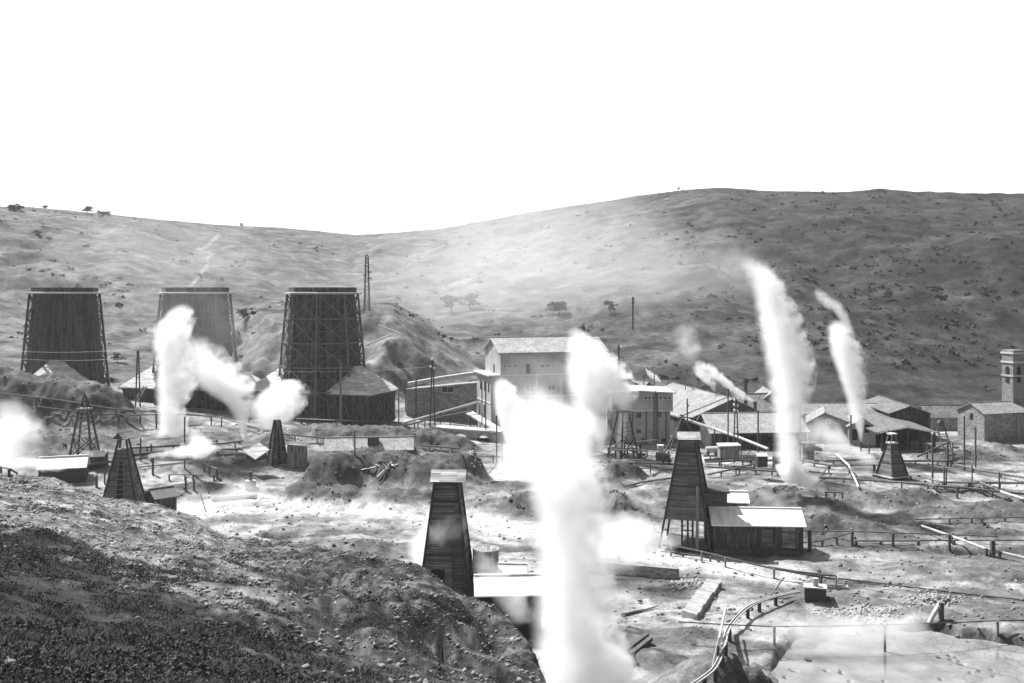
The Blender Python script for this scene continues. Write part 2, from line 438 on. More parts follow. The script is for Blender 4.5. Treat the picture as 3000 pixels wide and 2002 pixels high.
M['pipe_pale'] = noise_mat('pipe_pale', .46, .25, 1.2, rough=.7)
M['porcelain'] = noise_mat('porcelain', .75, .08, 3.0, rough=.3, bump=0)
M['plaster'] = noise_mat('plaster', .36, .34, .5, fine=5.0)
M['plaster_pale'] = noise_mat('plaster_pale', .55, .15, .5, fine=5.0)
M['masonry'] = row_mat('masonry', .27, .30, .55, .35, .7)
M['brick'] = row_mat('brick', .24, .16, .42, .3, .75, bumpd=.02)
M['concrete'] = noise_mat('concrete', .40, .2, .8)
M['tile'] = row_mat('tile', .30, .42, .34, .3, .42)
M['tile_dark'] = row_mat('tile_dark', .17, .48, .40, .35, .42)
M['tile_pale'] = row_mat('tile_pale', .42, .42, .34, .25, .5)
M['slate_pale'] = row_mat('slate_pale', .50, .40, .50, .18, .7)
M['dark'] = noise_mat('dark', .025, .3, 2.0, bump=0)
M['glass'] = noise_mat('glass', .05, .3, 1.0, rough=.15, bump=0)
M['stone'] = noise_mat('stone', .30, .4, 1.5, bump=.4)
M['rubble_wall'] = noise_mat('rubble_wall', .30, .35, 1.2, bump=.8, fine=5.0)
M['leaf'] = noise_mat('leaf', .065, .5, .6, bump=0)
M['leaf_pale'] = noise_mat('leaf_pale', .10, .4, .6, bump=0)
M['bark'] = noise_mat('bark', .10, .4, 3.0)
M['grass'] = noise_mat('grass', .065, .6, .7, bump=0, fine=6.0)
M['gravel'] = noise_mat('gravel', .20, .5, .9, bump=0, fine=4.0)

def corrugated_mat(name, c, pitch=.22):
    m, n, l, b = base_mat(name, .55)
    uv = N(n, 'ShaderNodeUVMap'); uv.uv_map = 'UVMap'
    wv = N(n, 'ShaderNodeTexWave', wave_type='BANDS', bands_direction='X'); wv.inputs['Scale'].default_value = .314 / pitch
    wv.inputs['Distortion'].default_value = 0
    l.new(uv.outputs[0], wv.inputs['Vector'])
    mp = N(n, 'ShaderNodeMapping'); mp.inputs['Scale'].default_value = (1.6, .25, 1); l.new(uv.outputs[0], mp.inputs['Vector'])
    nz = N(n, 'ShaderNodeTexNoise'); nz.inputs['Scale'].default_value = 1.0; nz.inputs['Detail'].default_value = 4; l.new(mp.outputs[0], nz.inputs['Vector'])
    v = mathn(n, l, 'MULTIPLY_ADD', nz.outputs[0], c * .9, c * .55)
    com = N(n, 'ShaderNodeCombineColor')
    for i in range(3): l.new(v, com.inputs[i])
    l.new(com.outputs[0], b.inputs['Base Color'])
    bp = N(n, 'ShaderNodeBump'); bp.inputs['Strength'].default_value = .6; bp.inputs['Distance'].default_value = .04
    l.new(wv.outputs['Fac'], bp.inputs['Height']); l.new(bp.outputs[0], b.inputs['Normal'])
    return m
M['corrugated'] = corrugated_mat('corrugated', .78)
M['corrugated_dark'] = corrugated_mat('corrugated_dark', .16)

def ground_mat():
    m, n, l, b = base_mat('ground_surface', .95)
    b.inputs['Specular IOR Level'].default_value = .1
    at = N(n, 'ShaderNodeAttribute'); at.attribute_name = 'alb'
    tc = N(n, 'ShaderNodeTexCoord')
    ns = []
    for sc, dt in ((.55, 9), (3.2, 5), (.11, 4)):
        t = N(n, 'ShaderNodeTexNoise'); t.inputs['Scale'].default_value = sc; t.inputs['Detail'].default_value = dt; t.inputs['Roughness'].default_value = .62
        l.new(tc.outputs['Object'], t.inputs['Vector']); ns.append(t.outputs[0])
    s = mathn(n, l, 'ADD', mathn(n, l, 'MULTIPLY', ns[0], .42), mathn(n, l, 'ADD', mathn(n, l, 'MULTIPLY', ns[1], .28), mathn(n, l, 'MULTIPLY', ns[2], .3)))
    f = N(n, 'ShaderNodeMapRange'); f.inputs['From Min'].default_value = .36; f.inputs['From Max'].default_value = .64
    f.inputs['To Min'].default_value = .25; f.inputs['To Max'].default_value = 1.65
    l.new(s, f.inputs['Value'])
    mix = N(n, 'ShaderNodeVectorMath', operation='SCALE'); l.new(at.outputs['Color'], mix.inputs[0]); l.new(f.outputs[0], mix.inputs['Scale'])
    l.new(mix.outputs[0], b.inputs['Base Color'])
    bp = N(n, 'ShaderNodeBump'); bp.inputs['Strength'].default_value = .75; bp.inputs['Distance'].default_value = .5
    l.new(s, bp.inputs['Height']); l.new(bp.outputs[0], b.inputs['Normal'])
    return m
M['ground'] = ground_mat()

# ------------------------------------------------------------ mesh helpers
Z = Vector((0, 0, 1))
class MB:
    def __init__(s):
        s.v = []; s.f = []
    def poly(s, pts):
        i = len(s.v); s.v += [Vector(p) for p in pts]; s.f.append(tuple(range(i, i + len(pts)))); return s
    def hexa(s, a, b):
        """two corresponding loops (bottom a, top b) closed into a prism"""
        i = len(s.v); n = len(a)
        s.v += [Vector(p) for p in a] + [Vector(p) for p in b]
        s.f.append(tuple(range(i + n - 1, i - 1, -1))); s.f.append(tuple(range(i + n, i + 2 * n)))
        for k in range(n):
            k2 = (k + 1) % n
            s.f.append((i + k, i + k2, i + n + k2, i + n + k))
        return s
    def beam(s, a, b, w, h=None, up=None):
        a = Vector(a); b = Vector(b); h = h or w
        d = (b - a).normalized()
        u = up or (Z if abs(d.z) < .95 else Vector((0, 1, 0)))
        sx = d.cross(u).normalized(); sy = sx.cross(d).normalized()
        q = [sx * (-w / 2) + sy * (-h / 2), sx * (w / 2) + sy * (-h / 2), sx * (w / 2) + sy * (h / 2), sx * (-w / 2) + sy * (h / 2)]
        return s.hexa([a + k for k in q], [b + k for k in q])
    def tube(s, pts, r, n=8, caps=True):
        pts = [Vector(p) for p in pts]
        rs = r if isinstance(r, (list, tuple)) else [r] * len(pts)
        i0 = len(s.v)
        for k, p in enumerate(pts):
            d = (pts[min(k + 1, len(pts) - 1)] - pts[max(k - 1, 0)]).normalized()
            u = Z if abs(d.z) < .95 else Vector((0, 1, 0))
            sx = d.cross(u).normalized(); sy = sx.cross(d).normalized()
            for j in range(n):
                a = 2 * math.pi * j / n
                s.v.append(p + (sx * math.cos(a) + sy * math.sin(a)) * rs[k])
        for k in range(len(pts) - 1):
            for j in range(n):
                a = i0 + k * n + j; b = i0 + k * n + (j + 1) % n
                s.f.append((a, b, b + n, a + n))
        if caps:
            s.f.append(tuple(i0 + j for j in range(n - 1, -1, -1)))
            e = i0 + (len(pts) - 1) * n
            s.f.append(tuple(e + j for j in range(n)))
        return s
    def box(s, c, sx, sy, sz, yaw=0):
        """c is the centre of the underside"""
        c = Vector(c); ca, sa = math.cos(yaw), math.sin(yaw)
        q = [Vector((x * ca - y * sa, x * sa + y * ca, 0)) for x, y in ((-sx / 2, -sy / 2), (sx / 2, -sy / 2), (sx / 2, sy / 2), (-sx / 2, sy / 2))]
        return s.hexa([c + k for k in q], [c + k + Z * sz for k in q])
    def slab(s, quad, t):
        """a polygon thickened downwards along its normal"""
        quad = [Vector(p) for p in quad]
        n = (quad[1] - quad[0]).cross(quad[2] - quad[1]).normalized()
        if n.z < 0: n = -n; quad = quad[::-1]
        return s.hexa([p - n * t for p in quad], quad)
    def lump(s, c, r, seed=0, squash=1.0):
        rnd = random.Random(seed); c = Vector(c); i = len(s.v)
        dirs = [(0, 0, 1), (0, 0, -1)] + [(math.cos(k * math.pi / 3) * .9, math.sin(k * math.pi / 3) * .9, .45 * (1 if k % 2 else -1)) for k in range(6)]
        for d in dirs:
            s.v.append(c + Vector((d[0], d[1], d[2] * squash)) * r * rnd.uniform(.65, 1.2))
        for k in range(6):
            a = i + 2 + k; b = i + 2 + (k + 1) % 6
            s.f.append((i, a, b)); s.f.append((i + 1, b, a))
        return s
    def build(s, name, mat, parent=None, smooth=False, off=None):
        me = bpy.data.meshes.new(name)
        o0 = Vector(off) if off is not None else (parent.location.copy() if parent is not None else Vector((0, 0, 0)))
        if parent is not None and parent.get('_w'):
            o0 = Vector(parent['_w'])
        vv = [tuple(p - o0) for p in s.v]
        me.from_pydata(vv, [], s.f)
        me.update()
        uvl = me.uv_layers.new(name='UVMap')
        co = np.array([tuple(p) for p in s.v])
        uv = np.zeros((len(me.loops), 2), np.float32)
        for p in me.polygons:
            n = p.normal
            if abs(n.z) > .97:
                u = Vector((1, 0, 0)); w = Vector((0, 1, 0))
            else:
                u = Z.cross(n).normalized(); w = n.cross(u)
            for li in p.loop_indices:
                q = s.v[me.loops[li].vertex_index]
                uv[li] = (q.dot(u), q.dot(w))
        uvl.data.foreach_set('uv', uv.ravel())
        if smooth:
            me.polygons.foreach_set('use_smooth', [True] * len(me.polygons))
        me.materials.append(M[mat] if isinstance(mat, str) else mat)
        o = bpy.data.objects.new(name, me)
        C.objects.link(o)
        if parent is not None:
            o.parent = parent
            o['_w'] = tuple(o0)
        elif off is not None:
            o.location = o0
        return o

def tag(o, label, cat, group=None):
    o['label'] = label; o['category'] = cat
    if group: o['group'] = group
    return o

def thing(name, loc, label, cat, group=None):
    o = bpy.data.objects.new(name, None)
    o.empty_display_size = .5
    o.location = Vector(loc)
    C.objects.link(o)
    return tag(o, label, cat, group)

def lerp(a, b, t):
    return a + (b - a) * t

# ------------------------------------------------------------ ground sheets
def sheet(name, rows, cols, mat):
    nr, nc = len(rows), len(cols)
    Yg, PX = np.meshgrid(rows, cols, indexing='ij')
    Xg = (PX - CX) / F * Yg
    Zg, alb, turf, onspur, dk = heights(Xg, Yg, True)
    me = bpy.data.meshes.new(name)
    me.vertices.add(nr * nc)
    me.vertices.foreach_set('co', np.stack([Xg, Yg, Zg], -1).astype(np.float32).ravel())
    idx = np.arange(nr * nc).reshape(nr, nc)
    q = np.stack([idx[:-1, :-1], idx[:-1, 1:], idx[1:, 1:], idx[1:, :-1]], -1).reshape(-1, 4)
    me.loops.add(q.size); me.polygons.add(len(q))
    me.loops.foreach_set('vertex_index', q.ravel().astype(np.int32))
    me.polygons.foreach_set('loop_start', (np.arange(len(q)) * 4).astype(np.int32))
    me.polygons.foreach_set('loop_total', np.full(len(q), 4, np.int32))
    me.update(calc_edges=True)
    me.polygons.foreach_set('use_smooth', np.ones(len(q), bool))
    at = me.color_attributes.new('alb', 'FLOAT_COLOR', 'POINT')
    col = np.stack([alb, alb, alb, np.ones_like(alb)], -1).astype(np.float32)
    at.data.foreach_set('color', col.ravel())
    me.materials.append(mat)
    o = bpy.data.objects.new(name, me)
    C.objects.link(o)
    o['kind'] = 'structure'
    o['label'] = name.replace('_', ' ')
    return o

cols = np.concatenate([np.linspace(-1300, -150, 70), np.linspace(-140, 3140, 660), np.linspace(3155, 4200, 70)])
sheet('ground', np.concatenate([np.geomspace(2.2, 60, 150), np.linspace(60.4, 135, 210)[0:], np.linspace(135.5, 262, 230)]), cols, M['ground'])
cols2 = np.concatenate([np.linspace(-1300, -150, 50), np.linspace(-140, 3140, 460), np.linspace(3155, 4200, 50)])
sheet('hills', np.concatenate([np.linspace(262, 420, 110), np.linspace(422, 800, 130), np.linspace(806, 1000, 14)]), cols2, M['ground'])
# ------------------------------------------------------------ buildings
def perp(d):
    return Vector((-d.y, d.x, 0))

def gable(name, label, cat, A, d, L, W, zb, ze, rise, wall, roof, over=.45, thick=.16, group=None, walls=True, ridge_at=.5):
    """A: front-left plan corner, d: unit direction of the front eave; depth W runs to the left of d"""
    A = Vector((A[0], A[1], 0)); d = Vector((d[0], d[1], 0)).normalized(); b = perp(d)
    t = thing(name, (A + d * (L / 2) + b * (W / 2)) + Z * zb, label, cat, group)
    q = [A, A + d * L, A + d * L + b * W, A + b * W]
    r0 = A + b * (W * ridge_at); r1 = r0 + d * L
    if walls:
        w = MB()
        w.poly([q[0] + Z * zb, q[1] + Z * zb, q[1] + Z * ze, q[0] + Z * ze])
        w.poly([q[1] + Z * zb, q[2] + Z * zb, q[2] + Z * ze, r1 + Z * (ze + rise), q[1] + Z * ze])
        w.poly([q[2] + Z * zb, q[3] + Z * zb, q[3] + Z * ze, q[2] + Z * ze])
        w.poly([q[3] + Z * zb, q[0] + Z * zb, q[0] + Z * ze, r0 + Z * (ze + rise), q[3] + Z * ze])
        w.build('wall', wall, t)
    s1 = rise / (W * ridge_at); s2 = rise / (W * (1 - ridge_at))
    m = MB(); up = Z * (thick + .02)
    e = d * over
    a0 = A - e - b * over + Z * (ze - over * s1); a1 = A + d * L + e - b * over + Z * (ze - over * s1)
    m0 = r0 - e + Z * (ze + rise); m1 = r1 + e + Z * (ze + rise)
    c0 = q[3] - e + b * over + Z * (ze - over * s2); c1 = q[2] + e + b * over + Z * (ze - over * s2)
    m.slab([a0 + up, a1 + up, m1 + up, m0 + up], thick)
    m.slab([m0 + up, m1 + up, c1 + up, c0 + up], thick)
    m.build('roof', roof, t)
    rc = MB(); rc.beam(m0 + up + Z * .03, m1 + up + Z * .03, .30, .14); rc.build('ridge_cap', roof, t)
    t['_A'] = tuple(A); t['_d'] = tuple(d)
    return t, A, d, b

def fpt(A, d, px, py, out=0.0):
    """the point of the facade plane through A along d seen at (px, py)"""
    u = (px - CX) / F
    s = (u * A.y - A.x) / (d.x - u * d.y)
    p = A + d * s
    return Vector((p.x, p.y, (HY - py) / F * p.y)) - perp(d) * out

def window(t, A, d, x0, y0, x1, y1, frame='timber_grey', pane='glass', name='window', mull=True):
    q = [fpt(A, d, x0, y1, .05), fpt(A, d, x1, y1, .05), fpt(A, d, x1, y0, .05), fpt(A, d, x0, y0, .05)]
    n = -perp(d)
    f = MB()
    for i in range(4):
        f.beam(q[i] + n * .03, q[(i + 1) % 4] + n * .03, .14, .12, up=n)
    if mull:
        f.beam((q[0] + q[1]) / 2 + n * .03, (q[2] + q[3]) / 2 + n * .03, .09, .07, up=n)
    fo = f.build(name, frame, t)
    p = MB(); p.hexa([k - n * .03 for k in q], q)
    p.build('pane', pane, fo)

def opening(t, A, d, x0, y0, x1, y1, name='door', mat='dark'):
    q = [fpt(A, d, x0, y1, .03), fpt(A, d, x1, y1, .03), fpt(A, d, x1, y0, .03), fpt(A, d, x0, y0, .03)]
    n = -perp(d)
    MB().hexa([k - n * .02 for k in q], [k + n * .05 for k in q]).build(name, mat, t)

# ------------------------------------------------------------ cooling towers
def cooling_tower(label, px, Yc, rot, stair=False, fm='tower_frame', turn=0.0):
    x = (px - CX) / F * Yc
    ztop, zbase = -.75, -30.2
    t = thing('cooling_tower', (x, Yc, zbase), label, 'cooling tower', 'timber cooling towers on the left')
    c = Vector((x, Yc, 0))
    def ring(r, z, k=8, ph=0.0):
        return [c + Vector((math.sin(rot + ph + i * 2 * math.pi / k) * r, -math.cos(rot + ph + i * 2 * math.pi / k) * r, z)) for i in range(k)]
    def rad(z):
        return 8.25 + (ztop - z) * .094
    # cladding
    m = MB()
    a = ring(rad(zbase) - .95, zbase); b = ring(rad(ztop) - .75, ztop)
    for i in range(8):
        j = (i + 1) % 8
        m.poly([a[i], a[j], b[j], b[i]])
    b2 = ring(rad(ztop) - .9, ztop); a2 = ring(rad(-16) - 1.2, -16)
    for i in range(8):
        j = (i + 1) % 8
        m.poly([b2[j], a2[j], a2[i], b2[i]][::-1])
    m.build('cladding', 'tower_board', t)
    # rim and cornice
    m = MB(); r0, r1 = ring(7.95, ztop + .1), ring(7.95, ztop + 1.35); i0, i1 = ring(7.7, ztop + .1), ring(7.7, ztop + 1.35)
    for i in range(8):
        j = (i + 1) % 8
        m.hexa([r0[i], r0[j], i0[j], i0[i]], [r1[i], r1[j], i1[j], i1[i]])
    m.build('rim', 'tower_board', t)
    m = MB(); o0, o1 = ring(9.1, ztop - .25), ring(9.1, ztop + .15); i0, i1 = ring(7.6, ztop - .2), ring(7.6, ztop + .3)
    for i in range(8):
        j = (i + 1) % 8
        m.hexa([o0[i], o0[j], i0[j], i0[i]], [o1[i], o1[j], i1[j], i1[i]])
    m.build('cornice', 'timber_pale', t)  # pale timber tone paints in the cornice's sunlit edge
    levels = [ztop - .2, -6.6, -12.2, -17.7, -23.2, -29.0]
    # posts
    for i in range(8):
        p = ring(rad(zbase), zbase)[i]; q = ring(rad(ztop), ztop)[i]
        MB().beam(p, q, .42, .42).build('post', fm, t)
    for z in levels[1:-1]:
        m = MB(); r = ring(rad(z), z)
        for i in range(8):
            m.beam(r[i], r[(i + 1) % 8], .30, .34)
        m.build('ring_beam', fm, t)
    for i in range(8):
        m = MB(); j = (i + 1) % 8
        for z0, z1 in zip(levels[:-1], levels[1:]):
            A0, A1 = ring(rad(z0), z0), ring(rad(z1), z1)
            m.beam(A0[i], A1[j], .22, .22); m.beam(A0[j], A1[i], .22, .20)
            zm = (z0 + z1) / 2; Am = ring(rad(zm) - .15, zm)
            m.beam(Am[i], Am[j], .13, .13)
        m.build('cross_brace', fm, t)
    # low skirt hall on both sides of the shaft
    ry = R(-22.5) + rot + turn
    tx = Vector((math.cos(ry), math.sin(ry), 0)); nf = Vector((tx.y, -tx.x, 0))   # nf points to the viewer
    ze, zt = -23.4, -17.6
    def cr(sx, sy, z): return c + tx * sx + nf * sy + Z * z
    E = [cr(-16.5, 7.4, ze), cr(16.5, 7.4, ze), cr(16.5, -7.4, ze), cr(-16.5, -7.4, ze)]
    T = [cr(-9.2, 1.7, zt), cr(9.2, 1.7, zt), cr(9.2, -1.7, zt), cr(-9.2, -1.7, zt)]
    m = MB()
    for i in range(4):
        j = (i + 1) % 4
        m.slab([E[i], E[j], T[j], T[i]], .2)
    m.build('skirt_roof', 'skirt_board', t)
    m = MB()
    k = .93
    B0 = [cr(-15.6, 6.7, zbase - .5), cr(15.6, 6.7, zbase - .5), cr(15.6, -6.7, zbase - .5), cr(-15.6, -6.7, zbase - .5)]
    B1 = [cr(-15.6, 6.7, ze - .1), cr(15.6, 6.7, ze - .1), cr(15.6, -6.7, ze - .1), cr(-15.6, -6.7, ze - .1)]
    for i in range(4):
        j = (i + 1) % 4
        m.poly([B0[i], B0[j], B1[j], B1[i]])
    m.build('skirt_wall', 'tower_board', t)
    m = MB()
    for i in range(4):
        m.beam(E[i] - Z * .2, E[(i + 1) % 4] - Z * .2, .16, .24)
    m.build('eave_board', 'timber_grey', t)
    for (s0, s1, f) in [(8.6, 12.2, 1), (12.2, 15.8, 1), (-12.2, -8.6, 1), (-15.8, -12.2, 1)]:
        m = MB(); o = 6.95
        m.beam(cr(s0, o, zbase), cr(s1, o, ze - .4), .2); m.beam(cr(s1, o, zbase), cr(s0, o, ze - .4), .2); m.beam(cr(s1, o, zbase), cr(s1, o, ze - .2), .24)
        m.build('skirt_brace', fm, t)
    for (s0, s1) in [(-6.5, 0), (0, 6.5)]:
        for sd in (1, -1):
            m = MB(); o = 15.85 * sd
            m.beam(cr(o, s0, zbase), cr(o, s1, ze - .4), .2); m.beam(cr(o, s1, zbase), cr(o, s0, ze - .4), .2)
            m.build('skirt_brace', fm, t)
    if stair:
        m = MB()
        p0 = cr(-11.5, 10.5, zbase + .3); p1 = cr(-9.0, 7.2, ze + .4)
        for o in (-.45, .45):
            m.beam(p0 + tx * o, p1 + tx * o, .14, .22)
        for k in range(14):
            q = lerp(p0, p1, (k + .5) / 14)
            m.beam(q - tx * .45, q + tx * .45, .22, .07)
        m.build('stair', 'timber_pale', t)
    return t
cooling_tower('rightmost cooling tower, boarded timber shaft with crossed bracing, its skirt roof half in shadow', 945, 231, R(2.1))
cooling_tower('middle cooling tower, partly hidden behind the left white steam column', 573, 239, R(4.8), stair=True, fm='tower_frame_grey')
cooling_tower('leftmost cooling tower, dark shaft rising behind the bare spoil mound', 191, 252, R(-13), fm='tower_frame_dark', turn=R(-42))

# ------------------------------------------------------------ powerhouse
A = Vector((-2.6, 222, 0)); d = Vector((.96, .28, 0)).normalized()
t, A, d, b = gable('powerhouse', 'tall pale four-storey powerhouse with a light tiled gable roof, lower half lost in steam', 'power plant', A, d, 25.5, 13.5, -33.5, -14.2, 2.9, 'plaster', 'tile_pale', over=.6, thick=.25)
for (x0, y0, x1, y1) in [(1475, 1068, 1484, 1078), (1490, 1068, 1499, 1078), (1505, 1067, 1515, 1078), (1582, 1066, 1596, 1078), (1599, 1066, 1612, 1078), (1649, 1055, 1661, 1073),
                         (1541, 1127, 1563, 1148), (1605, 1128, 1627, 1143), (1605, 1182, 1627, 1208), (1675, 1128, 1696, 1143), (1541, 1182, 1563, 1208), (1700, 1055, 1712, 1073)]:
    window(t, A, d, x0, y0, x1, y1, frame='plaster_pale')
opening(t, A, d, 1541, 1067, 1552, 1096)
m = MB()
for y in (1100, 1163):
    m.beam(fpt(A, d, 1468, y - (1 if y > 1100 else 0), .12), fpt(A, d, 1770, y - 7, .12), .25, .35)
m.build('string_course', 'plaster_pale', t)
for x in (1468, 1572, 1645, 1728, 1771):
    p = fpt(A, d, x, 1100, .08); MB().beam(Vector((p.x, p.y, -33)), Vector((p.x, p.y, -19.4)), .5, .18).build('pilaster', 'plaster_pale', t)
# gable wall window, cornice along the verge
gl = A + b * 6.5; gd = -b
p = A + b * 5.5 - d * .05
MB().beam(Vector((p.x, p.y, -19.6)), Vector((p.x, p.y, -17.2)), .12, .7, up=b).build('window', 'dark', t)
an = thing('annex', tuple(A - d * 1.1 + b * 6 + Z * -33), 'narrow lower annex with a flat white roof slab against the powerhouse gable', 'annex')
m = MB(); q0 = A - d * 2.2 + b * .1; q1 = A - d * .02 + b * .1; q2 = A - d * .02 + b * 13; q3 = A - d * 2.2 + b * 13
m.hexa([k + Z * -33.5 for k in (q0, q1, q2, q3)], [k + Z * -19.5 for k in (q0, q1, q2, q3)])
m.build('wall', 'plaster', an)
q0 = A - d * 2.9 - b * .5; q1 = A - d * .03 - b * .5; q2 = A - d * .03 + b * 13.8; q3 = A - d * 2.9 + b * 13.8
MB().hexa([k + Z * -19.48 for k in (q0, q1, q2, q3)], [k + Z * -19.15 for k in (q0, q1, q2, q3)]).build('roof', 'plaster_pale', an)
for s, z0, z1 in ((2, -23.2, -21.2), (5.5, -23.2, -21.2), (9.2, -23.2, -21.2), (6, -29.5, -26.5), (10, -29.5, -26.5)):
    p = A - d * 2.24 + b * s
    MB().beam(Vector((p.x, p.y, z0)), Vector((p.x, p.y, z1)), .9, .1, up=-d).build('window', 'glass', an)
p0 = A - d * 2.25 + b * .1; p1 = A - d * 2.25 + b * 13
MB().beam(p0 + Z * -25.6, p1 + Z * -25.6, .12, .3).build('string_course', 'plaster_pale', an)

# low masonry building with the big pipe on top, between tower and powerhouse
w = thing('pump_hall', tuple(P(1300, 1190, 240)), 'low masonry hall under a thick pipe, between the right cooling tower and powerhouse', 'hall')
a0 = P(1190, 1142, 240); a1 = P(1402, 1122, 238); bk = Vector((1.5, 7, 0))
m = MB(); m.hexa([Vector((p.x, p.y, -32)) for p in (a0, a1, a1 + bk, a0 + bk)], [a0, a1, a1 + bk, a0 + bk])
m.build('wall', 'masonry', w)
m = MB(); m.beam(a0 + Z * .1 - bk * .02, a1 + Z * .1 - bk * .02, .5, .22); m.build('coping', 'plaster_pale', w)
dd = (a1 - a0); dd.z = 0; dd.normalize()
for x0, x1, y0, y1 in ((1294, 1330, 1133, 1150),):
    window(w, a0, dd, x0, y0, x1, y1, frame='plaster_pale')

# ------------------------------------------------------------ two-storey block right of the powerhouse
A = Vector(((1790 - CX) / F * 219, 219, 0)); d = Vector((1, .02, 0)).normalized()
zlow = (HY - 1202) / F * 219; ztop = (HY - 1150) / F * 219
blk = thing('plant_building', (A.x + 7, 224, -34.4), 'two-storey block with an overhanging upper floor and a row of small windows', 'building')
b = perp(d)
L = (1972 - 1790) / F * 219
def boxwalls(A, d, L, W, z0, z1):
    b = perp(d)
    return MB().hexa([A + Z * z0, A + d * L + Z * z0, A + d * L + b * W + Z * z0, A + b * W + Z * z0], [A + Z * z1, A + d * L + Z * z1, A + d * L + b * W + Z * z1, A + b * W + Z * z1])
boxwalls(A, d, L, 12, zlow, ztop).build('upper_storey', 'plaster', blk)
A2 = A + d * .5 + b * .55
boxwalls(A2, d, L - 1.0, 11, -35, zlow - .02).build('lower_storey', 'plaster', blk)
boxwalls(A - b * .12 - d * .05, d, L + .1, .3, zlow - .3, zlow + .05).build('jetty_beam', 'plaster_pale', blk)
m = MB(); e = A - d * .6 - b * .7; rr = L + 1.2; pk = L * .5
m.slab([e + Z * ztop, e + d * pk + Z * (ztop + .45), e + d * pk + b * 13.2 + Z * (ztop + .45), e + b * 13.2 + Z * ztop], .22)
m.slab([e + d * pk + Z * (ztop + .45), e + d * rr + Z * ztop, e + d * rr + b * 13.2 + Z * ztop, e + d * pk + b * 13.2 + Z * (ztop + .45)], .22)
m.build('roof', 'slate_pale', blk)
for x in (1836, 1849, 1862, 1889, 1899, 1909, 1931, 1945, 1958):
    window(blk, A, d, x, 1161, x + 8, 1171, frame='plaster_pale', mull=False)
for (x0, y0, x1, y1) in [(1864, 1208, 1879, 1226), (1927, 1206, 1938, 1223), (1864, 1258, 1878, 1270), (1936, 1284, 1950, 1296), (1878, 1283, 1888, 1296)]:
    window(blk, A2, d, x0, y0, x1, y1, frame='plaster', mull=(y0 < 1280))
for x in (1852, 1893, 1951):
    p = fpt(A2, d, x, 1250, .1); MB().beam(Vector((p.x, p.y, -35)), Vector((p.x, p.y, zlow - .32)), .22, .18).build('drainpipe', 'iron', blk)

# ------------------------------------------------------------ workshops on the right
def gable_front(name, label, cat, pxL, pxPk, pxR, yE, yPk, Yf, depth, zb, wall, roof, skew=0.0, walls=True, over=.5, group=None):
    """gable end facing the viewer at distance Yf"""
    E0 = P(pxL, yE, Yf); E1 = P(pxR, yE, Yf); K = P(pxPk, yPk, Yf)
    dv = Vector((skew, 1, 0)).normalized()
    Wd = E1.x - E0.x
    return gable(name, label, cat, (E1.x, Yf), dv, depth, Wd, zb, E0.z, K.z - E0.z, wall, roof, over=over, walls=walls, group=group, ridge_at=(E1.x - K.x) / Wd)

t, A, d, b = gable_front('workshop', 'large workshop with a wide boarded roof receding uphill, round window in its pale gable panel', 'workshop', 1998, 2138, 2262, 1224, 1167, 227, 38, -35, 'dark_board', 'tile', skew=-.20)
fr = Vector((1, 0, 0)); FA = Vector((0, 227 - .03, 0))
q = [fpt(FA, fr, 2104, 1201, .06), fpt(FA, fr, 2134, 1201, .06), fpt(FA, fr, 2134, 1177, .06), fpt(FA, fr, 2104, 1182, .06)]
MB().hexa([k + Vector((0, .04, 0)) for k in q], q).build('gable_panel', 'plaster_pale', t)
cc = fpt(FA, fr, 2121, 1186, .1)
MB().tube([cc, cc - Vector((0, .06, 0))], .42, 16).build('window', 'dark', t)
for k in range(4):
    o_ = Vector((-.2, 38, 0)) * (k * .24) + Z * .42
    MB().beam(P(2138, 1166, 227.5) + o_, P(1990, 1226, 227) + o_, .3, .1).build('roof_batten', 'tile_dark', t)
t, A, d, b = gable('tiled_shed', 'long dark-fronted shed with a pale tiled roof, left of the tallest right steam column', 'shed', ((2084 - CX) / F * 213, 213), (.99, .10), 21.5, 12, -35, -30.9, 3.3, 'dark_board', 'tile_pale', over=.5)
for x0, x1 in ((2118, 2160), (2180, 2215), (2240, 2290)):
    opening(t, A, d, x0, 1278, x1, 1300, name='doorway')
m = MB(); p0 = fpt(A, d, 2098, 1290, .5); p1 = fpt(A, d, 2240, 1290, .5)
gable('roof_sheds', 'low gabled roof behind the workshop, at the foot of the hill beside the chimneys', 'shed', ((2170 - CX) / F * 240, 240), (.97, .22), 16, 9, -35, -29.6, 3.6, 'grey_board', 'tile', over=.4)[0].name = 'roofed_shed'
gable_front('roofed_shed', 'gabled shed with a boarded end behind the tallest right steam column', 'shed', 2215, 2262, 2330, 1190, 1152, 244, 14, -35, 'grey_board', 'tile', skew=.1)
gable('storehouse', 'long back storehouse with a finely tiled roof, running behind the narrow steam cone', 'storehouse', ((2345 - CX) / F * 241, 241), (1, .0), 24.5, 10, -35.5, -30.4, 1.9, 'plaster', 'tile', over=.4)
t, A, d, b = gable_front('gabled_house', 'plain gabled house left of the foot of the narrow steam cone', 'house', 2372, 2420, 2500, 1243, 1214, 224, 13, -35.3, 'plaster', 'tile', skew=.30)
FA = Vector((0, 224 - .03, 0))
window(t, FA, fr, 2420, 1232, 2431, 1240, frame='plaster_pale', mull=False); opening(t, FA, fr, 2400, 1268, 2414, 1290)
t, A, d, b = gable_front('gabled_house', 'smaller gabled house with a dark doorway right of the narrow steam cone', 'house', 2490, 2530, 2566, 1252, 1228, 220, 13, -35.3, 'plaster', 'tile', skew=.25)
FA = Vector((0, 220 - .03, 0)); opening(t, FA, fr, 2530, 1245, 2545, 1268); opening(t, FA, fr, 2497, 1258, 2512, 1290)
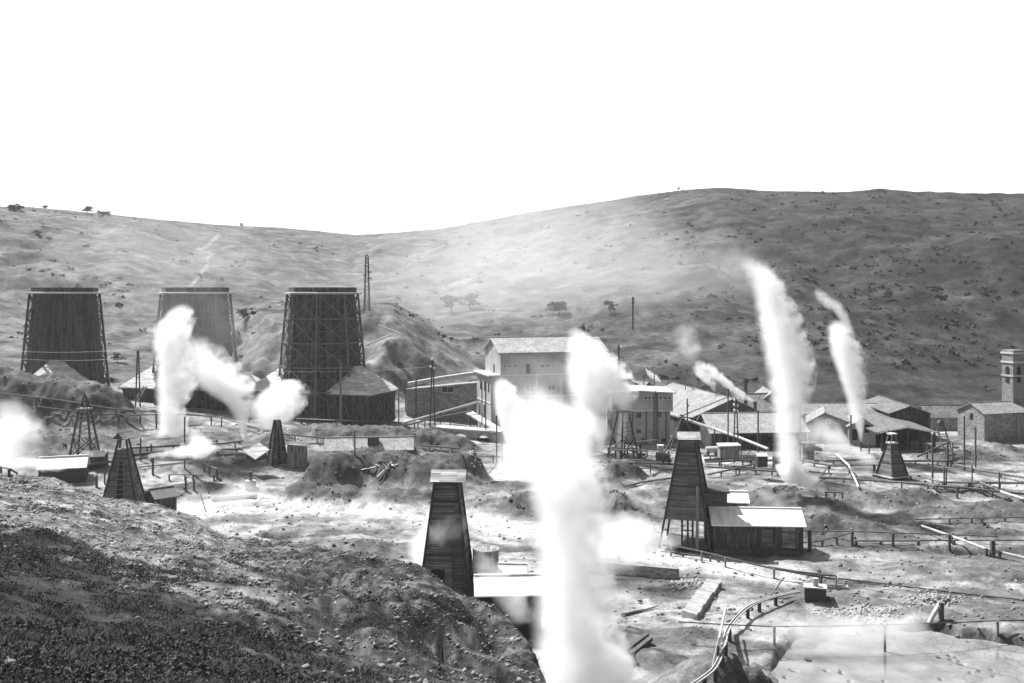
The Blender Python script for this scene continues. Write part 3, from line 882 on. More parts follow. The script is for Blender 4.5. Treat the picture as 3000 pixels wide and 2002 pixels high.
t, A, d, b = gable_front('open_shed', 'open-sided shed under a broad dark tiled roof with a pale scalloped front edge', 'shed', 2574, 2660, 2746, 1269, 1253, 212, 33, -35.2, 'dark_board', 'tile_dark', skew=.06, walls=False, over=.5)
m = MB()
for s in range(26):
    a = s / 25
    pk = P(2660, 1253, 211.4)
    p = lerp(P(2572, 1270, 211.4), pk, a * 2) if a < .5 else lerp(pk, P(2748, 1270, 211.4), a * 2 - 1)
    m.box(p + Z * -.12, .24, .1, .24)
m.build('edge_tile', 'porcelain', t)
for i, (x, yy) in enumerate([(2584, 212.6), (2622, 212.6), (2660, 212.6), (2700, 212.6), (2738, 212.6), (2584, 226), (2738, 226), (2584, 240), (2738, 240)]):
    X = (x - CX) / F * 212.6
    MB().beam((X, yy, -36), (X, yy, -30.6 if x in (2584, 2738) else -30.2), .34).build('post', 'timber_dark', t)
X0 = (2578 - CX) / F * 212; X1 = (2742 - CX) / F * 212
MB().hexa([Vector((X0, 236, -36)), Vector((X1, 236, -36)), Vector((X1, 236.3, -36)), Vector((X0, 236.3, -36))], [Vector((X0, 236, -30.9)), Vector((X1, 236, -30.9)), Vector((X1, 236.3, -30.9)), Vector((X0, 236.3, -30.9))]).build('back_wall', 'dark_board', t)
for k in range(16):
    X = lerp((2672 - CX) / F * 214, (2735 - CX) / F * 214, k / 15)
    MB().box((X, 214, hz(X, 214) - .1), .10, .06, 2.1).build('picket', 'timber_pale', t) if k % 2 == 0 else None
gable_front('roof_lantern', 'raised tiled roof with a dark eave standing behind the open-sided shed', 'shed', 2610, 2665, 2726, 1212, 1192, 231, 22, -35.2, 'dark_board', 'tile_dark', skew=.05)[0].name = 'rear_shed'
gable('long_shed', 'low dark-walled shed between the open tiled shed and the church', 'shed', ((2722 - CX) / F * 247, 247), (1, .0), 10.5, 9, -35.5, -32.0, 2.3, 'masonry', 'tile_dark', over=.4)
# church
A = Vector(((2884 - CX) / F * 229, 229, 0))
t, A, d, b = gable('church', 'stone church with a sunlit gable end and a small window, at the right edge', 'church', A, (.95, .31), 16, 8.4, -36, -28.9, 2.0, 'masonry', 'tile', over=.35)
p = A + b * 4.0 - d * .04
MB().beam(Vector((p.x, p.y, -30.6)), Vector((p.x, p.y, -29.2)), .1, .9, up=b).build('window', 'dark', t)
m = MB(); p = A + d * 10 - b * .05
m.beam(Vector((p.x, p.y, -36)), Vector((p.x, p.y, -29.3)), 1.2, .5, up=-b); m.build('buttress', 'masonry', t)
bt = thing('bell_tower', tuple(P(2968, 1290, 238)), 'slender brick bell tower of the church with an arched opening below the cornice', 'bell tower')
cb = P(2968, 1290, 238); yw = math.atan2(.31, .95)
def bx(z0, z1, s, nm, mt):
    MB().box((cb.x, cb.y, z0), s, s, z1 - z0, yw).build(nm, mt, bt)
bx(-36, -20.9, 3.4, 'shaft', 'brick'); bx(-20.88, -20.4, 3.75, 'string_course', 'plaster'); bx(-20.38, -17.6, 3.4, 'belfry', 'brick'); bx(-17.58, -17.2, 3.8, 'cornice', 'plaster_pale')
bx(-17.18, -15.4, 3.4, 'parapet', 'brick'); bx(-15.38, -15.0, 3.9, 'cornice', 'plaster_pale'); bx(-14.98, -14.5, 3.5, 'cap', 'brick')
fd = Vector((math.cos(yw), math.sin(yw), 0)); fb = perp(fd)
for nn, uu in ((-fb, fd), (-fd, -fb)):
    ctr = Vector((cb.x, cb.y, 0)) + nn * 1.73
    pts = [(-.5, -22.3), (.5, -22.3), (.5, -18.9)] + [(.5 * math.cos(a * math.pi / 6), -18.9 + .5 * math.sin(a * math.pi / 6)) for a in range(1, 6)] + [(-.5, -18.9)]
    q = [ctr + uu * x + Z * z for x, z in pts if True]
    q = [k + nn * (.14 if False else .12) for k in q]
    MB().hexa([k - nn * .3 for k in q], q).build('arched_opening', 'dark', bt)
# small far houses and chimneys
gable('cabin', 'tiny cabin with a white roof above the flat-roofed block', 'cabin', ((1818 - CX) / F * 262, 262), (1, .05), 3.0, 3, -28, -23.6, 1.3, 'dark', 'plaster_pale', over=.25)
gable_front('cabin', 'small gabled hut beside the little puff of steam at the foot of the hill', 'cabin', 1872, 1892, 1912, 1133, 1119, 262, 6, -29, 'dark_board', 'tile', skew=-.75)
def chimney(px, y0, y1, Y, r, label):
    a = P(px, y0, Y); b_ = P(px, y1, Y)
    t = thing('chimney', (a.x, a.y, b_.z), label, 'chimney')
    MB().tube([b_, a], [r * 1.1, r], 12).build('stack', 'iron', t)
    MB().tube([a - Z * .1, a + Z * .35], [r * 1.25, r * 1.25], 12).build('collar', 'iron', t)
chimney(2212, 1181, 1215, 236, .38, 'short chimney blowing the long steam plume')
chimney(2184, 1112, 1210, 239, .42, 'tall dark chimney left of the short smoking one')

# half-buried tiled house
t, A, d, b = gable('tiled_house', 'half-buried house with a rough pale tiled roof among the spoil mounds', 'house', ((955 - CX) / F * 190, 190), (.995, .10), 16.5, 5.5, -33.5, -31.0, 1.9, 'dark_board', 'tile_pale', over=.4)
m = MB(); p = P(1094, 1298, 192); m.box((p.x, p.y, p.z - .3), 2.2, 1.5, 1.5, .1); m.build('vent_box', 'timber_dark', t)

# bridge with two arches
br = thing('arched_bridge', tuple(P(1390, 1300, 211)), 'small masonry bridge with arches below the powerhouse ramp', 'bridge')
a0 = P(1262, 1251, 213); a1 = P(1470, 1266, 211)
dd = (a1 - a0); Ld = dd.length; dh = Vector((dd.x, dd.y, 0)).normalized(); bb = perp(dh) * 4.0
m = MB(); m.hexa([a0 - Z * .35, a1 - Z * .35, a1 - Z * .35 + bb, a0 - Z * .35 + bb], [a0, a1, a1 + bb, a0 + bb]); m.build('deck', 'concrete', br)
for off_ in (0.0, 1.0):
    m = MB()
    nseg = 60
    def under(s):
        x = s * Ld
        for c0, w in ((6.6, 2.3), (11.6, 2.0)):
            if abs(x - c0) < w:
                return -.7 - 3.0 + 3.0 * math.sqrt(max(1 - ((x - c0) / w) ** 2, 0)) if abs(x - c0) < w else None
        return -6.0
    for k in range(nseg):
        s0, s1 = k / nseg, (k + 1) / nseg
        u0, u1 = under(s0 + 1e-4), under(s1 - 1e-4)
        p0, p1 = lerp(a0, a1, s0) - Z * .36 + bb * off_ * .9, lerp(a0, a1, s1) - Z * .36 + bb * off_ * .9
        m.hexa([p0 + Z * u0, p1 + Z * u1, p1 + Z * u1 + bb * .1, p0 + Z * u0 + bb * .1], [p0, p1, p1 + bb * .1, p0 + bb * .1])
    m.build('arch_wall', 'masonry', br)
rp = thing('ramp', tuple(P(1462, 1262, 214)), 'sunlit plank ramp climbing beside the powerhouse corner', 'ramp')
MB().beam(P(1464, 1262, 214), P(1372, 1207, 231), 2.2, .3).build('deck', 'timber_pale', rp)
for s in (.2, .45, .7, .92):
    p = lerp(P(1464, 1262, 214), P(1372, 1207, 231), s)
    MB().beam((p.x, p.y, p.z - 3.5), p - Z * .16, .25).build('prop', 'timber', rp)
wl_ = thing('retaining_wall', tuple(P(1295, 1330, 200)), 'short dark retaining wall under the bank left of the arched bridge', 'retaining wall')
MB().hexa([P(1240, 1336, 199), P(1352, 1340, 199), P(1352, 1340, 199) + Vector((0, 1, 0)), P(1240, 1336, 199) + Vector((0, 1, 0))], [P(1240, 1306, 199), P(1352, 1316, 199), P(1352, 1316, 199) + Vector((0, 1, 0)), P(1240, 1306, 199) + Vector((0, 1, 0))]).build('wall', 'masonry', wl_)
# ------------------------------------------------------------ derricks
def sq(c, h, yaw, z):
    ca, sa = math.cos(yaw), math.sin(yaw)
    return [Vector((c[0] + x * h * ca - y * h * sa, c[1] + x * h * sa + y * h * ca, z)) for x, y in ((-1, -1), (1, -1), (1, 1), (-1, 1))]

def boarded(label, px, Y, yaw, hb, ht, z0, z1, board='dark_board_h', corner='timber_dark', stilts=0.0, open_top=0.0, cap=None, name='boarded_derrick'):
    x = (px - CX) / F * Y
    c = (x, Y)
    zg = hz(x, Y)
    t = thing(name, (x, Y, z0 - stilts), label, 'derrick', 'timber steam-well derricks')
    a, b = sq(c, hb, yaw, z0), sq(c, ht, yaw, z1)
    m = MB()
    for i in range(4):
        j = (i + 1) % 4
        m.poly([a[i], a[j], b[j], b[i]])
    m.poly(b)
    m.build('boarding', board, t)
    for i in range(4):
        k = sq(c, hb + .06, yaw, z0)[i]; kk = sq(c, ht + .06, yaw, z1)[i]
        low = k + (k - kk).normalized() * (stilts / max((kk - k).normalized().z, .1)) if stilts else k
        top = kk + (kk - k).normalized() * (open_top * .8)
        MB().beam(low, top, .26).build('leg', corner, t)
    for s in (.86, .42):
        m = MB()
        r = [lerp(a[i], b[i], s) for i in range(4)]
        cc = Vector((c[0], c[1], r[0].z))
        r = [q + (q - cc) * .025 for q in r]
        for i in range(4):
            m.beam(r[i], r[(i + 1) % 4], .10, .16)
        m.build('girt', corner, t)
    return t, a, b, c

def cap_roof(t, c, yaw, z, w, dp, rise, mat, over=.0, end='timber_dark'):
    ca, sa = math.cos(yaw), math.sin(yaw)
    ux = Vector((ca, sa, 0)); uy = Vector((-sa, ca, 0)); o = Vector((c[0], c[1], z))
    m = MB()
    e0 = o - ux * w / 2 - uy * dp / 2; e1 = o + ux * w / 2 - uy * dp / 2
    r0 = o - ux * w / 2 + Z * rise; r1 = o + ux * w / 2 + Z * rise
    f0 = o - ux * w / 2 + uy * dp / 2; f1 = o + ux * w / 2 + uy * dp / 2
    m.slab([e0, e1, r1, r0], .1); m.slab([r0, r1, f1, f0], .1)
    m.build('cap_roof', mat, t)
    m = MB()
    g = .04
    m.hexa([e1 - Z * .12 - ux * g, f1 - Z * .12 - ux * g, r1 - Z * .16 - ux * g], [e1 - Z * .12 - ux * (g + .06), f1 - Z * .12 - ux * (g + .06), r1 - Z * .16 - ux * (g + .06)])
    m.hexa([e0 - Z * .12 + ux * g, f0 - Z * .12 + ux * g, r0 - Z * .16 + ux * g], [e0 - Z * .12 + ux * (g + .06), f0 - Z * .12 + ux * (g + .06), r0 - Z * .16 + ux * (g + .06)])
    m.build('gable_end', end, t)

def face_panel(t, a, b, i, u0, u1, v0, v1, name, mat, out=.05, rungs=0, rmat='timber_grey'):
    """panel or ladder on face i of a tapered tower; u across 0..1, v up 0..1"""
    j = (i + 1) % 4
    def q(u, v): return lerp(lerp(a[i], a[j], u), lerp(b[i], b[j], u), v)
    n = (a[j] - a[i]).cross(b[i] - a[i]).normalized()
    pts = [q(u0, v0), q(u1, v0), q(u1, v1), q(u0, v1)]
    if mat:
        MB().hexa([p + n * .01 for p in pts], [p + n * out for p in pts]).build(name, mat, t)
    if rungs:
        m = MB()
        for k in range(rungs):
            v = lerp(v0, v1, (k + .5) / rungs)
            m.beam(q(u0, v) + n * .12, q(u1, v) + n * .12, .09, .09)
        m.beam(q(u0, v0) + n * .12, q(u0, v1) + n * .12, .10); m.beam(q(u1, v0) + n * .12, q(u1, v1) + n * .12, .10)
        m.build('ladder', rmat, t)

# derrick behind the left knoll
t, a, b, c = boarded('boarded derrick with an open head and tilted little roof, behind the left knoll', 362, 155, R(5), 2.75, .82, -34.6, -25.0, board='dark_board_h', open_top=1.9)
face_panel(t, a, b, 0, .38, .66, .10, .80, 'doorway', 'dark', rungs=9)
cap_roof(t, (c[0] + .3, c[1]), R(58), -23.3, 2.7, 2.6, 1.0, 'grey_board_h')
# its hut
t, A, d, bb = gable('shed', 'low plank hut with a striped sloping roof beside the left boarded derrick', 'shed', ((456 - CX) / F * 152, 152), (.72, .69), 3.4, 3.6, -35.2, -32.3, 1.1, 'dark_board', 'corrugated_dark', over=.3)
# small derrick wrapped in steam
t, a, b, c = boarded('small boarded derrick with its head wrapped in a ball of steam', 812, 184, R(33), 1.55, .35, -33.2, -24.3, board='grey_board_h', corner='timber_dark')
face_panel(t, a, b, 0, .34, .62, .04, .86, 'doorway', 'dark', rungs=12)
sh = thing('shed', tuple(GY(872, 183)), 'upright plank shed with a flat tilted roof beside the small steam-wrapped derrick', 'shed')
p = GY(871, 183); m = MB(); m.box((p.x, p.y, p.z - .3), 3.6, 2.6, 4.0, R(10)); m.build('wall', 'grey_board', sh)
m = MB(); m.slab([p + Vector((-2.0, -1.7, 4.1)), p + Vector((2.0, -1.2, 3.7)), p + Vector((2.0, 1.6, 3.9)), p + Vector((-2.0, 1.5, 4.2))], .14); m.build('roof', 'timber_pale', sh)
# near tall derrick
t, a, b, c = boarded('tallest boarded derrick with a striped plank cap, standing behind the foreground spur', 1311, 112, R(-4), 2.85, 1.27, -35.2, -21.9, board='dark_board_h', corner='timber_dark')
face_panel(t, a, b, 0, .18, .50, .02, .30, 'doorway', 'dark')
face_panel(t, a, b, 0, .70, .93, .03, .52, 'stair', 'dark_board_h', rungs=18, rmat='timber')
cap_roof(t, (c[0] + .15, c[1]), R(-2), -21.6, 4.0, 2.7, 1.15, 'pale_board_h')
m = MB()
for k in range(4):
    pass
m.box((c[0], c[1], -22.0), 2.9, 2.9, .4, R(-4)); m.build('head_frame', 'timber_dark', t)
# big derrick on stilts
t, a, b, c = boarded('big boarded derrick raised on stilts beside the long plank shed', 2016, 134, R(-18), 2.72, 1.0, -30.8, -20.35, board='dark_board_h', corner='timber_dark', stilts=3.7)
cap_roof(t, (c[0] + .05, c[1]), R(-3), -20.2, 3.1, 2.2, .9, 'pale_board_h')
for u in (.42, .56, .68):
    q = lerp(a[0], a[1], u)
    MB().beam(Vector((q.x, q.y, hz(q.x, q.y) - .3)), q + Z * .02, .24).build('stilt', 'timber_dark', t)
q0, q1 = lerp(a[0], a[1], .4), lerp(a[0], a[1], .7)
MB().beam(q0 - Z * 1.3, q1 - Z * 1.3, .14).build('tie_beam', 'timber_dark', t)
m = MB(); pf = sq(c, 3.0, R(-18), -34.1); m.hexa([k - Z * .3 for k in pf], pf); m.build('platform', 'timber', t)
q = lerp(a[0], a[1], .80); nn = Vector((-math.sin(R(18)), -math.cos(R(18)), 0))
MB().beam(q + nn * .5 - Z * 4.0, q + nn * .05 + Z * 4.6, .34).build('mast', 'timber_grey', t)
# shed of the big derrick
YS_ = 129.5
t, A, d, bb = gable('shed', 'long plank shed with a glaring corrugated roof, joined to the stilted derrick', 'shed', ((2092 - CX) / F * 130, 130), (.997, -.07), 11.6, 5.6, -34.8, -31.0, 1.5, 'dark_board', 'corrugated', over=.35)
opening(t, A, d, 2232, 1552, 2262, 1606, name='door', mat='dark_board_h')
q = [fpt(A, d, 2292, 1606, .04), fpt(A, d, 2330, 1608, .04), fpt(A, d, 2330, 1544, .04), fpt(A, d, 2292, 1544, .04)]
MB().hexa([k + Vector((0, .02, 0)) for k in q], q).build('plank_panel', 'grey_board_h', t)
m = MB()
for k in range(6):
    p0 = fpt(A, d, 2211, 1595 + k * 6, .25 + k * .12); p1 = fpt(A, d, 2244, 1596 + k * 6, .25 + k * .12); m.beam(p0, p1, .12, .08)
m.beam(fpt(A, d, 2211, 1592, .2), fpt(A, d, 2209, 1622, .9), .1); m.beam(fpt(A, d, 2244, 1592, .2), fpt(A, d, 2246, 1624, .9), .1)
m.build('steps', 'timber', t)
m = MB(); p = fpt(A, d, 2092, 1600, .2); p2 = fpt(A, d, 2345, 1612, .2)
m.hexa([Vector((k.x, k.y, -35.4)) for k in (p, p2, p2 + bb * 1, p + bb * 1)], [Vector((k.x, k.y, -34.2)) for k in (p, p2, p2 + bb * 1, p + bb * 1)]); m.build('plinth', 'timber', t)
t, A, d, bb = gable('shed', 'small upper shed with a bright roof patch wedged between stilted derrick and long shed', 'shed', ((2098 - CX) / F * 135.5, 135.5), (.995, -.08), 4.3, 3.2, -34.5, -29.2, 1.0, 'dark_board', 'corrugated', over=.25)
lt = thing('lean_to', tuple(P(2088, 1480, 133.5)), 'dark plank lean-to at the right foot of the stilted derrick', 'lean-to')
p = P(2096, 1440, 134); MB().box((p.x, p.y, -34.6), 3.0, 2.2, 34.6 + p.z - .05, R(-8)).build('wall', 'dark_board_h', lt)
MB().box((p.x + .1, p.y, p.z - .03), 3.5, 2.6, .25, R(-8)).build('roof', 'timber_dark', lt)
# right-hand derrick with white platforms
t, a, b, c = boarded('boarded derrick with two small pale platforms on its head, before the open tiled shed', 2613, 184, R(24), 1.95, .62, -34.6, -28.9, board='dark_board_h', corner='timber_dark')
for z, s in ((-28.7, .8), (-27.0, .7)):
    MB().box((c[0], c[1], z), s * 2, s * 2, .22, R(24)).build('platform', 'plaster_pale', t)
for i in range(4):
    q = sq(c, .65, R(24), -28.6)[i]; MB().beam(q, lerp(q, Vector((c[0], c[1], q.z)), .25) + Z * 1.45, .14).build('post', 'timber_grey', t)
pf = sq(c, 2.5, R(24), -34.55); MB().hexa([k - Z * .25 for k in pf], pf).build('base_platform', 'timber_pale', t)
for i in range(4):
    q = sq(c, 2.3, R(24), -34.8)[i]; MB().beam(q, (q.x, q.y, -36.2), .3).build('stilt', 'timber_dark', t)
face_panel(t, a, b, 1, .25, .5, .25, .60, 'hatch', 'plaster_pale')
m = MB(); m.beam(sq(c, 2.4, R(24), -34.4)[0], Vector((c[0] - .6, c[1] - .8, -28.2)), .16); m.build('prop', 'timber_grey', t)

def open_derrick(label, px, Y, yaw, rb, rt, z0, z1, nr, rung_faces=(0, 1), crown=True, mat='timber_dark', rmat='timber_grey'):
    x = (px - CX) / F * Y; c = (x, Y)
    t = thing('open_derrick', (x, Y, z0), label, 'derrick', 'timber steam-well derricks')
    a, b = sq(c, rb, yaw, z0), sq(c, rt, yaw, z1)
    for i in range(4):
        MB().beam(a[i], b[i], .30).build('leg', mat, t)
    for f in range(4):
        m = MB(); j = (f + 1) % 4
        n = nr if f in rung_faces else 3
        for k in range(n):
            v = (k + .6) / n
            m.beam(lerp(a[f], b[f], v), lerp(a[j], b[j], v), .14, .12)
            if n == 3:
                m.build('rung', rmat, t); m = MB()
        if n > 3: m.build('rungs', rmat, t)
        m = MB()
        m.beam(lerp(a[f], b[f], .10), lerp(a[j], b[j], .45), .16); m.beam(lerp(a[j], b[j], .10), lerp(a[f], b[f], .45), .15)
        m.build('brace', mat, t)
    m = MB(); q = sq(c, rt + .35, yaw, z1)
    m.hexa([k for k in q], [k + Z * .3 for k in q]); m.build('head_platform', rmat, t)
    if crown:
        pk = Vector((c[0], c[1], z1 + 3.0))
        for i in range(4):
            MB().beam(b[i] + Z * .3, pk, .14).build('crown_leg', mat, t)
        w = MB(); pts = [Vector((c[0] + .55 * math.cos(k * math.pi / 8), c[1], z1 + 1.0 + .55 * math.sin(k * math.pi / 8))) for k in range(17)]
        w.tube(pts, .12, 6, caps=False); w.build('pulley_wheel', 'iron', t)
    return t
open_derrick('open lattice derrick with ladder rungs and a pulley crown, right of the round steam cloud', 248, 180, R(3), 2.15, .75, -31.4, -21.9, 12)
open_derrick('open lattice derrick with steam pouring out of its head', 1826, 200, R(33), 2.3, .72, -34.4, -24.8, 11, crown=False)

# leaning ladder hoist by the open tiled shed
lh = thing('ladder_hoist', tuple(P(2785, 1350, 200)), 'steep ladder-like hoist leaning against the right of the open tiled shed', 'hoist')
for k in range(2):
    MB().beam(P(2742 + k * 22, 1248 - k * 3, 204), P(2778 + k * 20, 1350, 199), .22).build('rail', 'timber', lh)
m = MB()
for k in range(14):
    s = (k + .5) / 14; m.beam(lerp(P(2742, 1248, 204), P(2778, 1350, 199), s), lerp(P(2764, 1245, 204), P(2798, 1350, 199), s), .10)
m.build('rungs', 'timber_grey', lh)
MB().tube([P(2752, 1240, 204), P(2760, 1240, 203)], .6, 10).build('drum', 'timber', lh)
sp = thing('strut', tuple(P(2690, 1338, 198)), 'long timber strut leaning up to the ladder hoist', 'strut')
MB().beam(P(2688, 1338, 198), P(2782, 1294, 200), .28).build('beam', 'timber', sp)
MB().beam(P(2775, 1365, 198), P(2775, 1292, 199.7), .3).build('post', 'timber', sp)

# tripod poles behind the big derrick
tp = thing('tripod', tuple(P(2000, 1330, 205)), 'leaning timber tripod with a hoist behind the stilted derrick', 'tripod')
for (x0, y0, x1, y1) in [(1962, 1318, 1997, 1225), (1944, 1330, 2000, 1228), (2060, 1310, 2002, 1226)]:
    MB().beam(P(x0, y0, 204), P(x1, y1, 206), .26).build('leg', 'timber', tp)
m = MB(); m.beam(P(1990, 1222, 206), P(2040, 1226, 206), .22); m.beam(P(2004, 1238, 206), P(2030, 1234, 206), .2); m.beam(P(2013, 1170, 206.5), P(2014, 1240, 206.5), .26)
m.build('head_beam', 'timber', tp)

# ------------------------------------------------------------ sheds at the left edge
gable('shed', 'pale board-roofed shed at the left edge, half hidden in steam', 'shed', ((112 - CX) / F * 168, 168), (.96, .28), 7.4, 4.2, -33.5, -30.6, 1.5, 'timber_dark', 'corrugated', over=.3)
gable('shed', 'low white-roofed shed between the legs of the left lattice derrick', 'shed', ((236 - CX) / F * 176, 176), (.99, .10), 3.9, 3.0, -32.5, -29.8, .5, 'timber_dark', 'plaster_pale', over=.3)
gs = thing('slanted_roof', tuple(P(748, 1345, 176)), 'steep pale plank roof standing alone left of the small steam-wrapped derrick', 'shed')
MB().slab([P(714, 1324, 176), P(748, 1346, 174.5), P(790, 1318, 177), P(760, 1298, 178.5)], .2).build('roof', 'pale_board_h', gs)
MB().hexa([P(722, 1348, 176), P(748, 1352, 175), P(782, 1345, 177.5), P(760, 1340, 178.5)], [P(720, 1328, 176), P(748, 1348, 175), P(782, 1324, 177.5), P(760, 1304, 178.5)]).build('wall', 'timber_dark', gs)

# ------------------------------------------------------------ sheds and tank behind the spur
tk = thing('round_tank', tuple(P(1423, 1690, 114)), 'round wooden tank with a pale rim beside the tallest boarded derrick', 'tank')
cpt = P(1423, 1608, 114)
MB().tube([(cpt.x, cpt.y, -35.3), (cpt.x, cpt.y, cpt.z)], 1.5, 28).build('staves', 'grey_board', tk)
rp_ = [Vector((cpt.x + 1.52 * math.cos(k * math.pi / 16), cpt.y + 1.52 * math.sin(k * math.pi / 16), cpt.z)) for k in range(33)]
MB().tube(rp_, .07, 6, caps=False).build('rim', 'timber_pale', tk)
MB().tube([(cpt.x, cpt.y, -32.2), (cpt.x, cpt.y, -32.0)], 1.54, 28, caps=False).build('hoop', 'iron', tk)
gable('shed', 'narrow shed with a bright scalloped roof right of the round wooden tank', 'shed', ((1462 - CX) / F * 109, 109), (.995, -.05), 2.9, 2.6, -35.4, -31.6, .75, 'dark_board', 'corrugated', over=.2)
gable('shed', 'wide shed with a corrugated roof and shade-black walls at the foot of the spur', 'shed', ((1398 - CX) / F * 98, 98), (.998, .06), 6.4, 4.4, -35.6, -30.45, 1.2, 'dark', 'corrugated', over=.3)  # walls coloured near-black in place of a shaded open front

# ------------------------------------------------------------ small plant items
bl = thing('boiler', tuple(P(1935, 1340, 192)), 'dark riveted boiler on a cart left of the stilted derrick', 'boiler')
p = P(1922, 1334, 192); q = P(1962, 1338, 191)
MB().tube([p, q], .62, 14).build('drum', 'iron', bl)
for s in (.15, .5, .9):
    r_ = lerp(p, q, s); MB().tube([r_ + Vector((0, -.7, -.7)), r_ + Vector((0, -.55, -.7))], .55, 12).build('wheel', 'iron', bl)
MB().tube([lerp(p, q, .9), lerp(p, q, .9) + Z * 1.1], .14, 8).build('funnel', 'iron', bl)
wt = thing('drum_tank', tuple(P(1936, 1320, 205)), 'small pale upright drum by the two-storey block', 'tank')
p = P(1935, 1322, 206); MB().tube([p - Z * .4, p + Z * 1.2], .72, 14).build('shell', 'concrete', wt); MB().tube([p + Z * 1.2, p + Z * 1.28], .78, 14).build('lid', 'plaster_pale', wt)
ct = thing('cylinder_tank', tuple(P(2086, 1316, 196)), 'pale horizontal tank lying before the pale-tiled shed', 'tank')
MB().tube([P(2068, 1318, 196), P(2104, 1316, 196)], [.6, .6], 14).build('shell', 'pipe_pale', ct)
for x in (2074, 2098):
    pp = P(x, 1325, 196); MB().box((pp.x, pp.y, pp.z - .6), .4, 1.2, .7).build('cradle', 'timber', ct)
hs = thing('storage_hut', tuple(P(2136, 1335, 193)), 'small dark hut with a crusted pale roof before the pale-tiled shed', 'hut')
p = P(2134, 1334, 193); MB().box((p.x, p.y, p.z - .4), 3.8, 2.2, 2.4, .05).build('wall', 'grey_board', hs)
m = MB(); m.slab([p + Vector((-2.2, -1.4, 1.95)), p + Vector((2.2, -1.4, 2.15)), p + Vector((2.1, 1.4, 2.3)), p + Vector((-2.1, 1.4, 2.2))], .2); m.build('roof', 'timber_pale', hs)
bh = thing('brick_hut', tuple(P(2362, 1338, 190)), 'small square hut with a flat roof between the two right steam columns', 'hut')
p = P(2362, 1338, 190); MB().box((p.x, p.y, p.z - .4), 2.3, 2.2, 2.9, .1).build('wall', 'masonry', bh); MB().box((p.x, p.y, p.z + 2.52), 2.7, 2.6, .22, .1).build('roof', 'timber', bh)
for (x, y, Y, lab) in [(2230, 1350, 182, 'dark valve box with a pale gabled lid, left of the tallest right steam'), (2282, 1354, 181, 'dark valve box at the left of the tallest right steam foot')]:
    vb = thing('valve_box', tuple(P(x, y + 12, Y)), lab, 'valve box')
    p = P(x, y + 12, Y); MB().box((p.x, p.y, p.z - .3), 1.9, 1.6, 2.0, .1).build('case', 'timber_dark', vb)
    if x < 2250:
        m = MB(); q = p + Z * 1.7
        m.slab([q + Vector((-1.0, -.9, 0)), q + Vector((1.0, -.9, 0)), q + Vector((1.0, 0, .5)), q + Vector((-1.0, 0, .5))], .08)
        m.slab([q + Vector((-1.0, 0, .5)), q + Vector((1.0, 0, .5)), q + Vector((1.0, .9, 0)), q + Vector((-1.0, .9, 0))], .08); m.build('lid', 'plaster_pale', vb)
# trestle and winch under the lattice derrick
tr = thing('trestle', tuple(G(1850, 1350)), 'timber working trestle round the foot of the steaming lattice derrick', 'trestle')
for (x0, y0, x1, y1, Y) in [(1780, 1312, 1930, 1318, 196), (1790, 1318, 1900, 1322, 193), (1825, 1346, 1935, 1352, 191), (1858, 1296, 1925, 1290, 205)]:
    MB().beam(P(x0, y0, Y), P(x1, y1, Y), .26).build('beam', 'timber_grey', tr)
for (x, y0, y1, Y) in [(1818, 1316, 1352, 194), (1838, 1316, 1350, 194), (1855, 1318, 1350, 193), (1876, 1300, 1346, 198), (1803, 1316, 1340, 195), (1782, 1312, 1322, 196)]:
    MB().beam(P(x, y1, Y), P(x, y0, Y), .32).build('post', 'timber_dark', tr)
wi = thing('winch', tuple(P(1875, 1346, 195)), 'winch with two dark spoked wheels beside the steaming lattice derrick', 'winch')
for x in (1869, 1886):
    ctr = P(x, 1332, 195); pts = [ctr + Vector((.75 * math.cos(k * math.pi / 8), 0, .75 * math.sin(k * math.pi / 8))) for k in range(17)]
    w = MB(); w.tube(pts, .12, 6, caps=False)
    for k in range(4):
        w.beam(pts[k * 2], pts[k * 2 + 8], .1)
    w.build('wheel', 'iron', wi)
MB().tube([P(1864, 1332, 195), P(1891, 1332, 195)], .2, 8).build('axle', 'iron', wi)
# valve assembly near the mud pool
cb_ = thing('concrete_box', tuple(G(2388, 1758)), 'dark-sided concrete box with a stub cylinder near the mud pool', 'valve box')
p = G(2388, 1752); MB().box((p.x, p.y, p.z - .2), 2.3, 1.5, 1.45, R(-14)).build('chest', 'timber_dark', cb_)
MB().box((p.x, p.y, p.z + 1.25), 2.5, 1.75, .12, R(-14)).build('lid', 'concrete', cb_)
MB().tube([p + Vector((.0, -.1, 1.37)), p + Vector((.0, -.1, 2.25))], .31, 14).build('cylinder', 'concrete', cb_)
tb = thing('trough', tuple(G(2455, 1726)), 'shallow wooden trough under the bent pipe end', 'trough')
p = G(2456, 1724); ca = R(-10)
m = MB()
for sx, sy, w, h_ in ((0, -.42, 2.1, .1), (0, .42, 2.1, .1)):
    m.box((p.x + sx, p.y + sy, p.z - .1), w, h_, .42, ca)
m.box((p.x - 1.0, p.y + .16, p.z - .1), .1, .8, .42, ca); m.box((p.x + 1.0, p.y - .16, p.z - .1), .1, .8, .42, ca); m.box((p.x, p.y, p.z - .12), 2.0, .8, .1, ca)
m.build('tray', 'timber_pale', tb)
st = thing('stub_post', tuple(G(742, 1432)), 'short chimney-like stub on a square block in the left yard', 'stub')
p = G(734, 1432); MB().box((p.x, p.y, p.z - .2), 1.7, 1.5, 1.6, .2).build('block', 'concrete', st); MB().tube([p + Z * 1.4, p + Z * 2.9], .3, 10).build('pipe', 'iron', st)
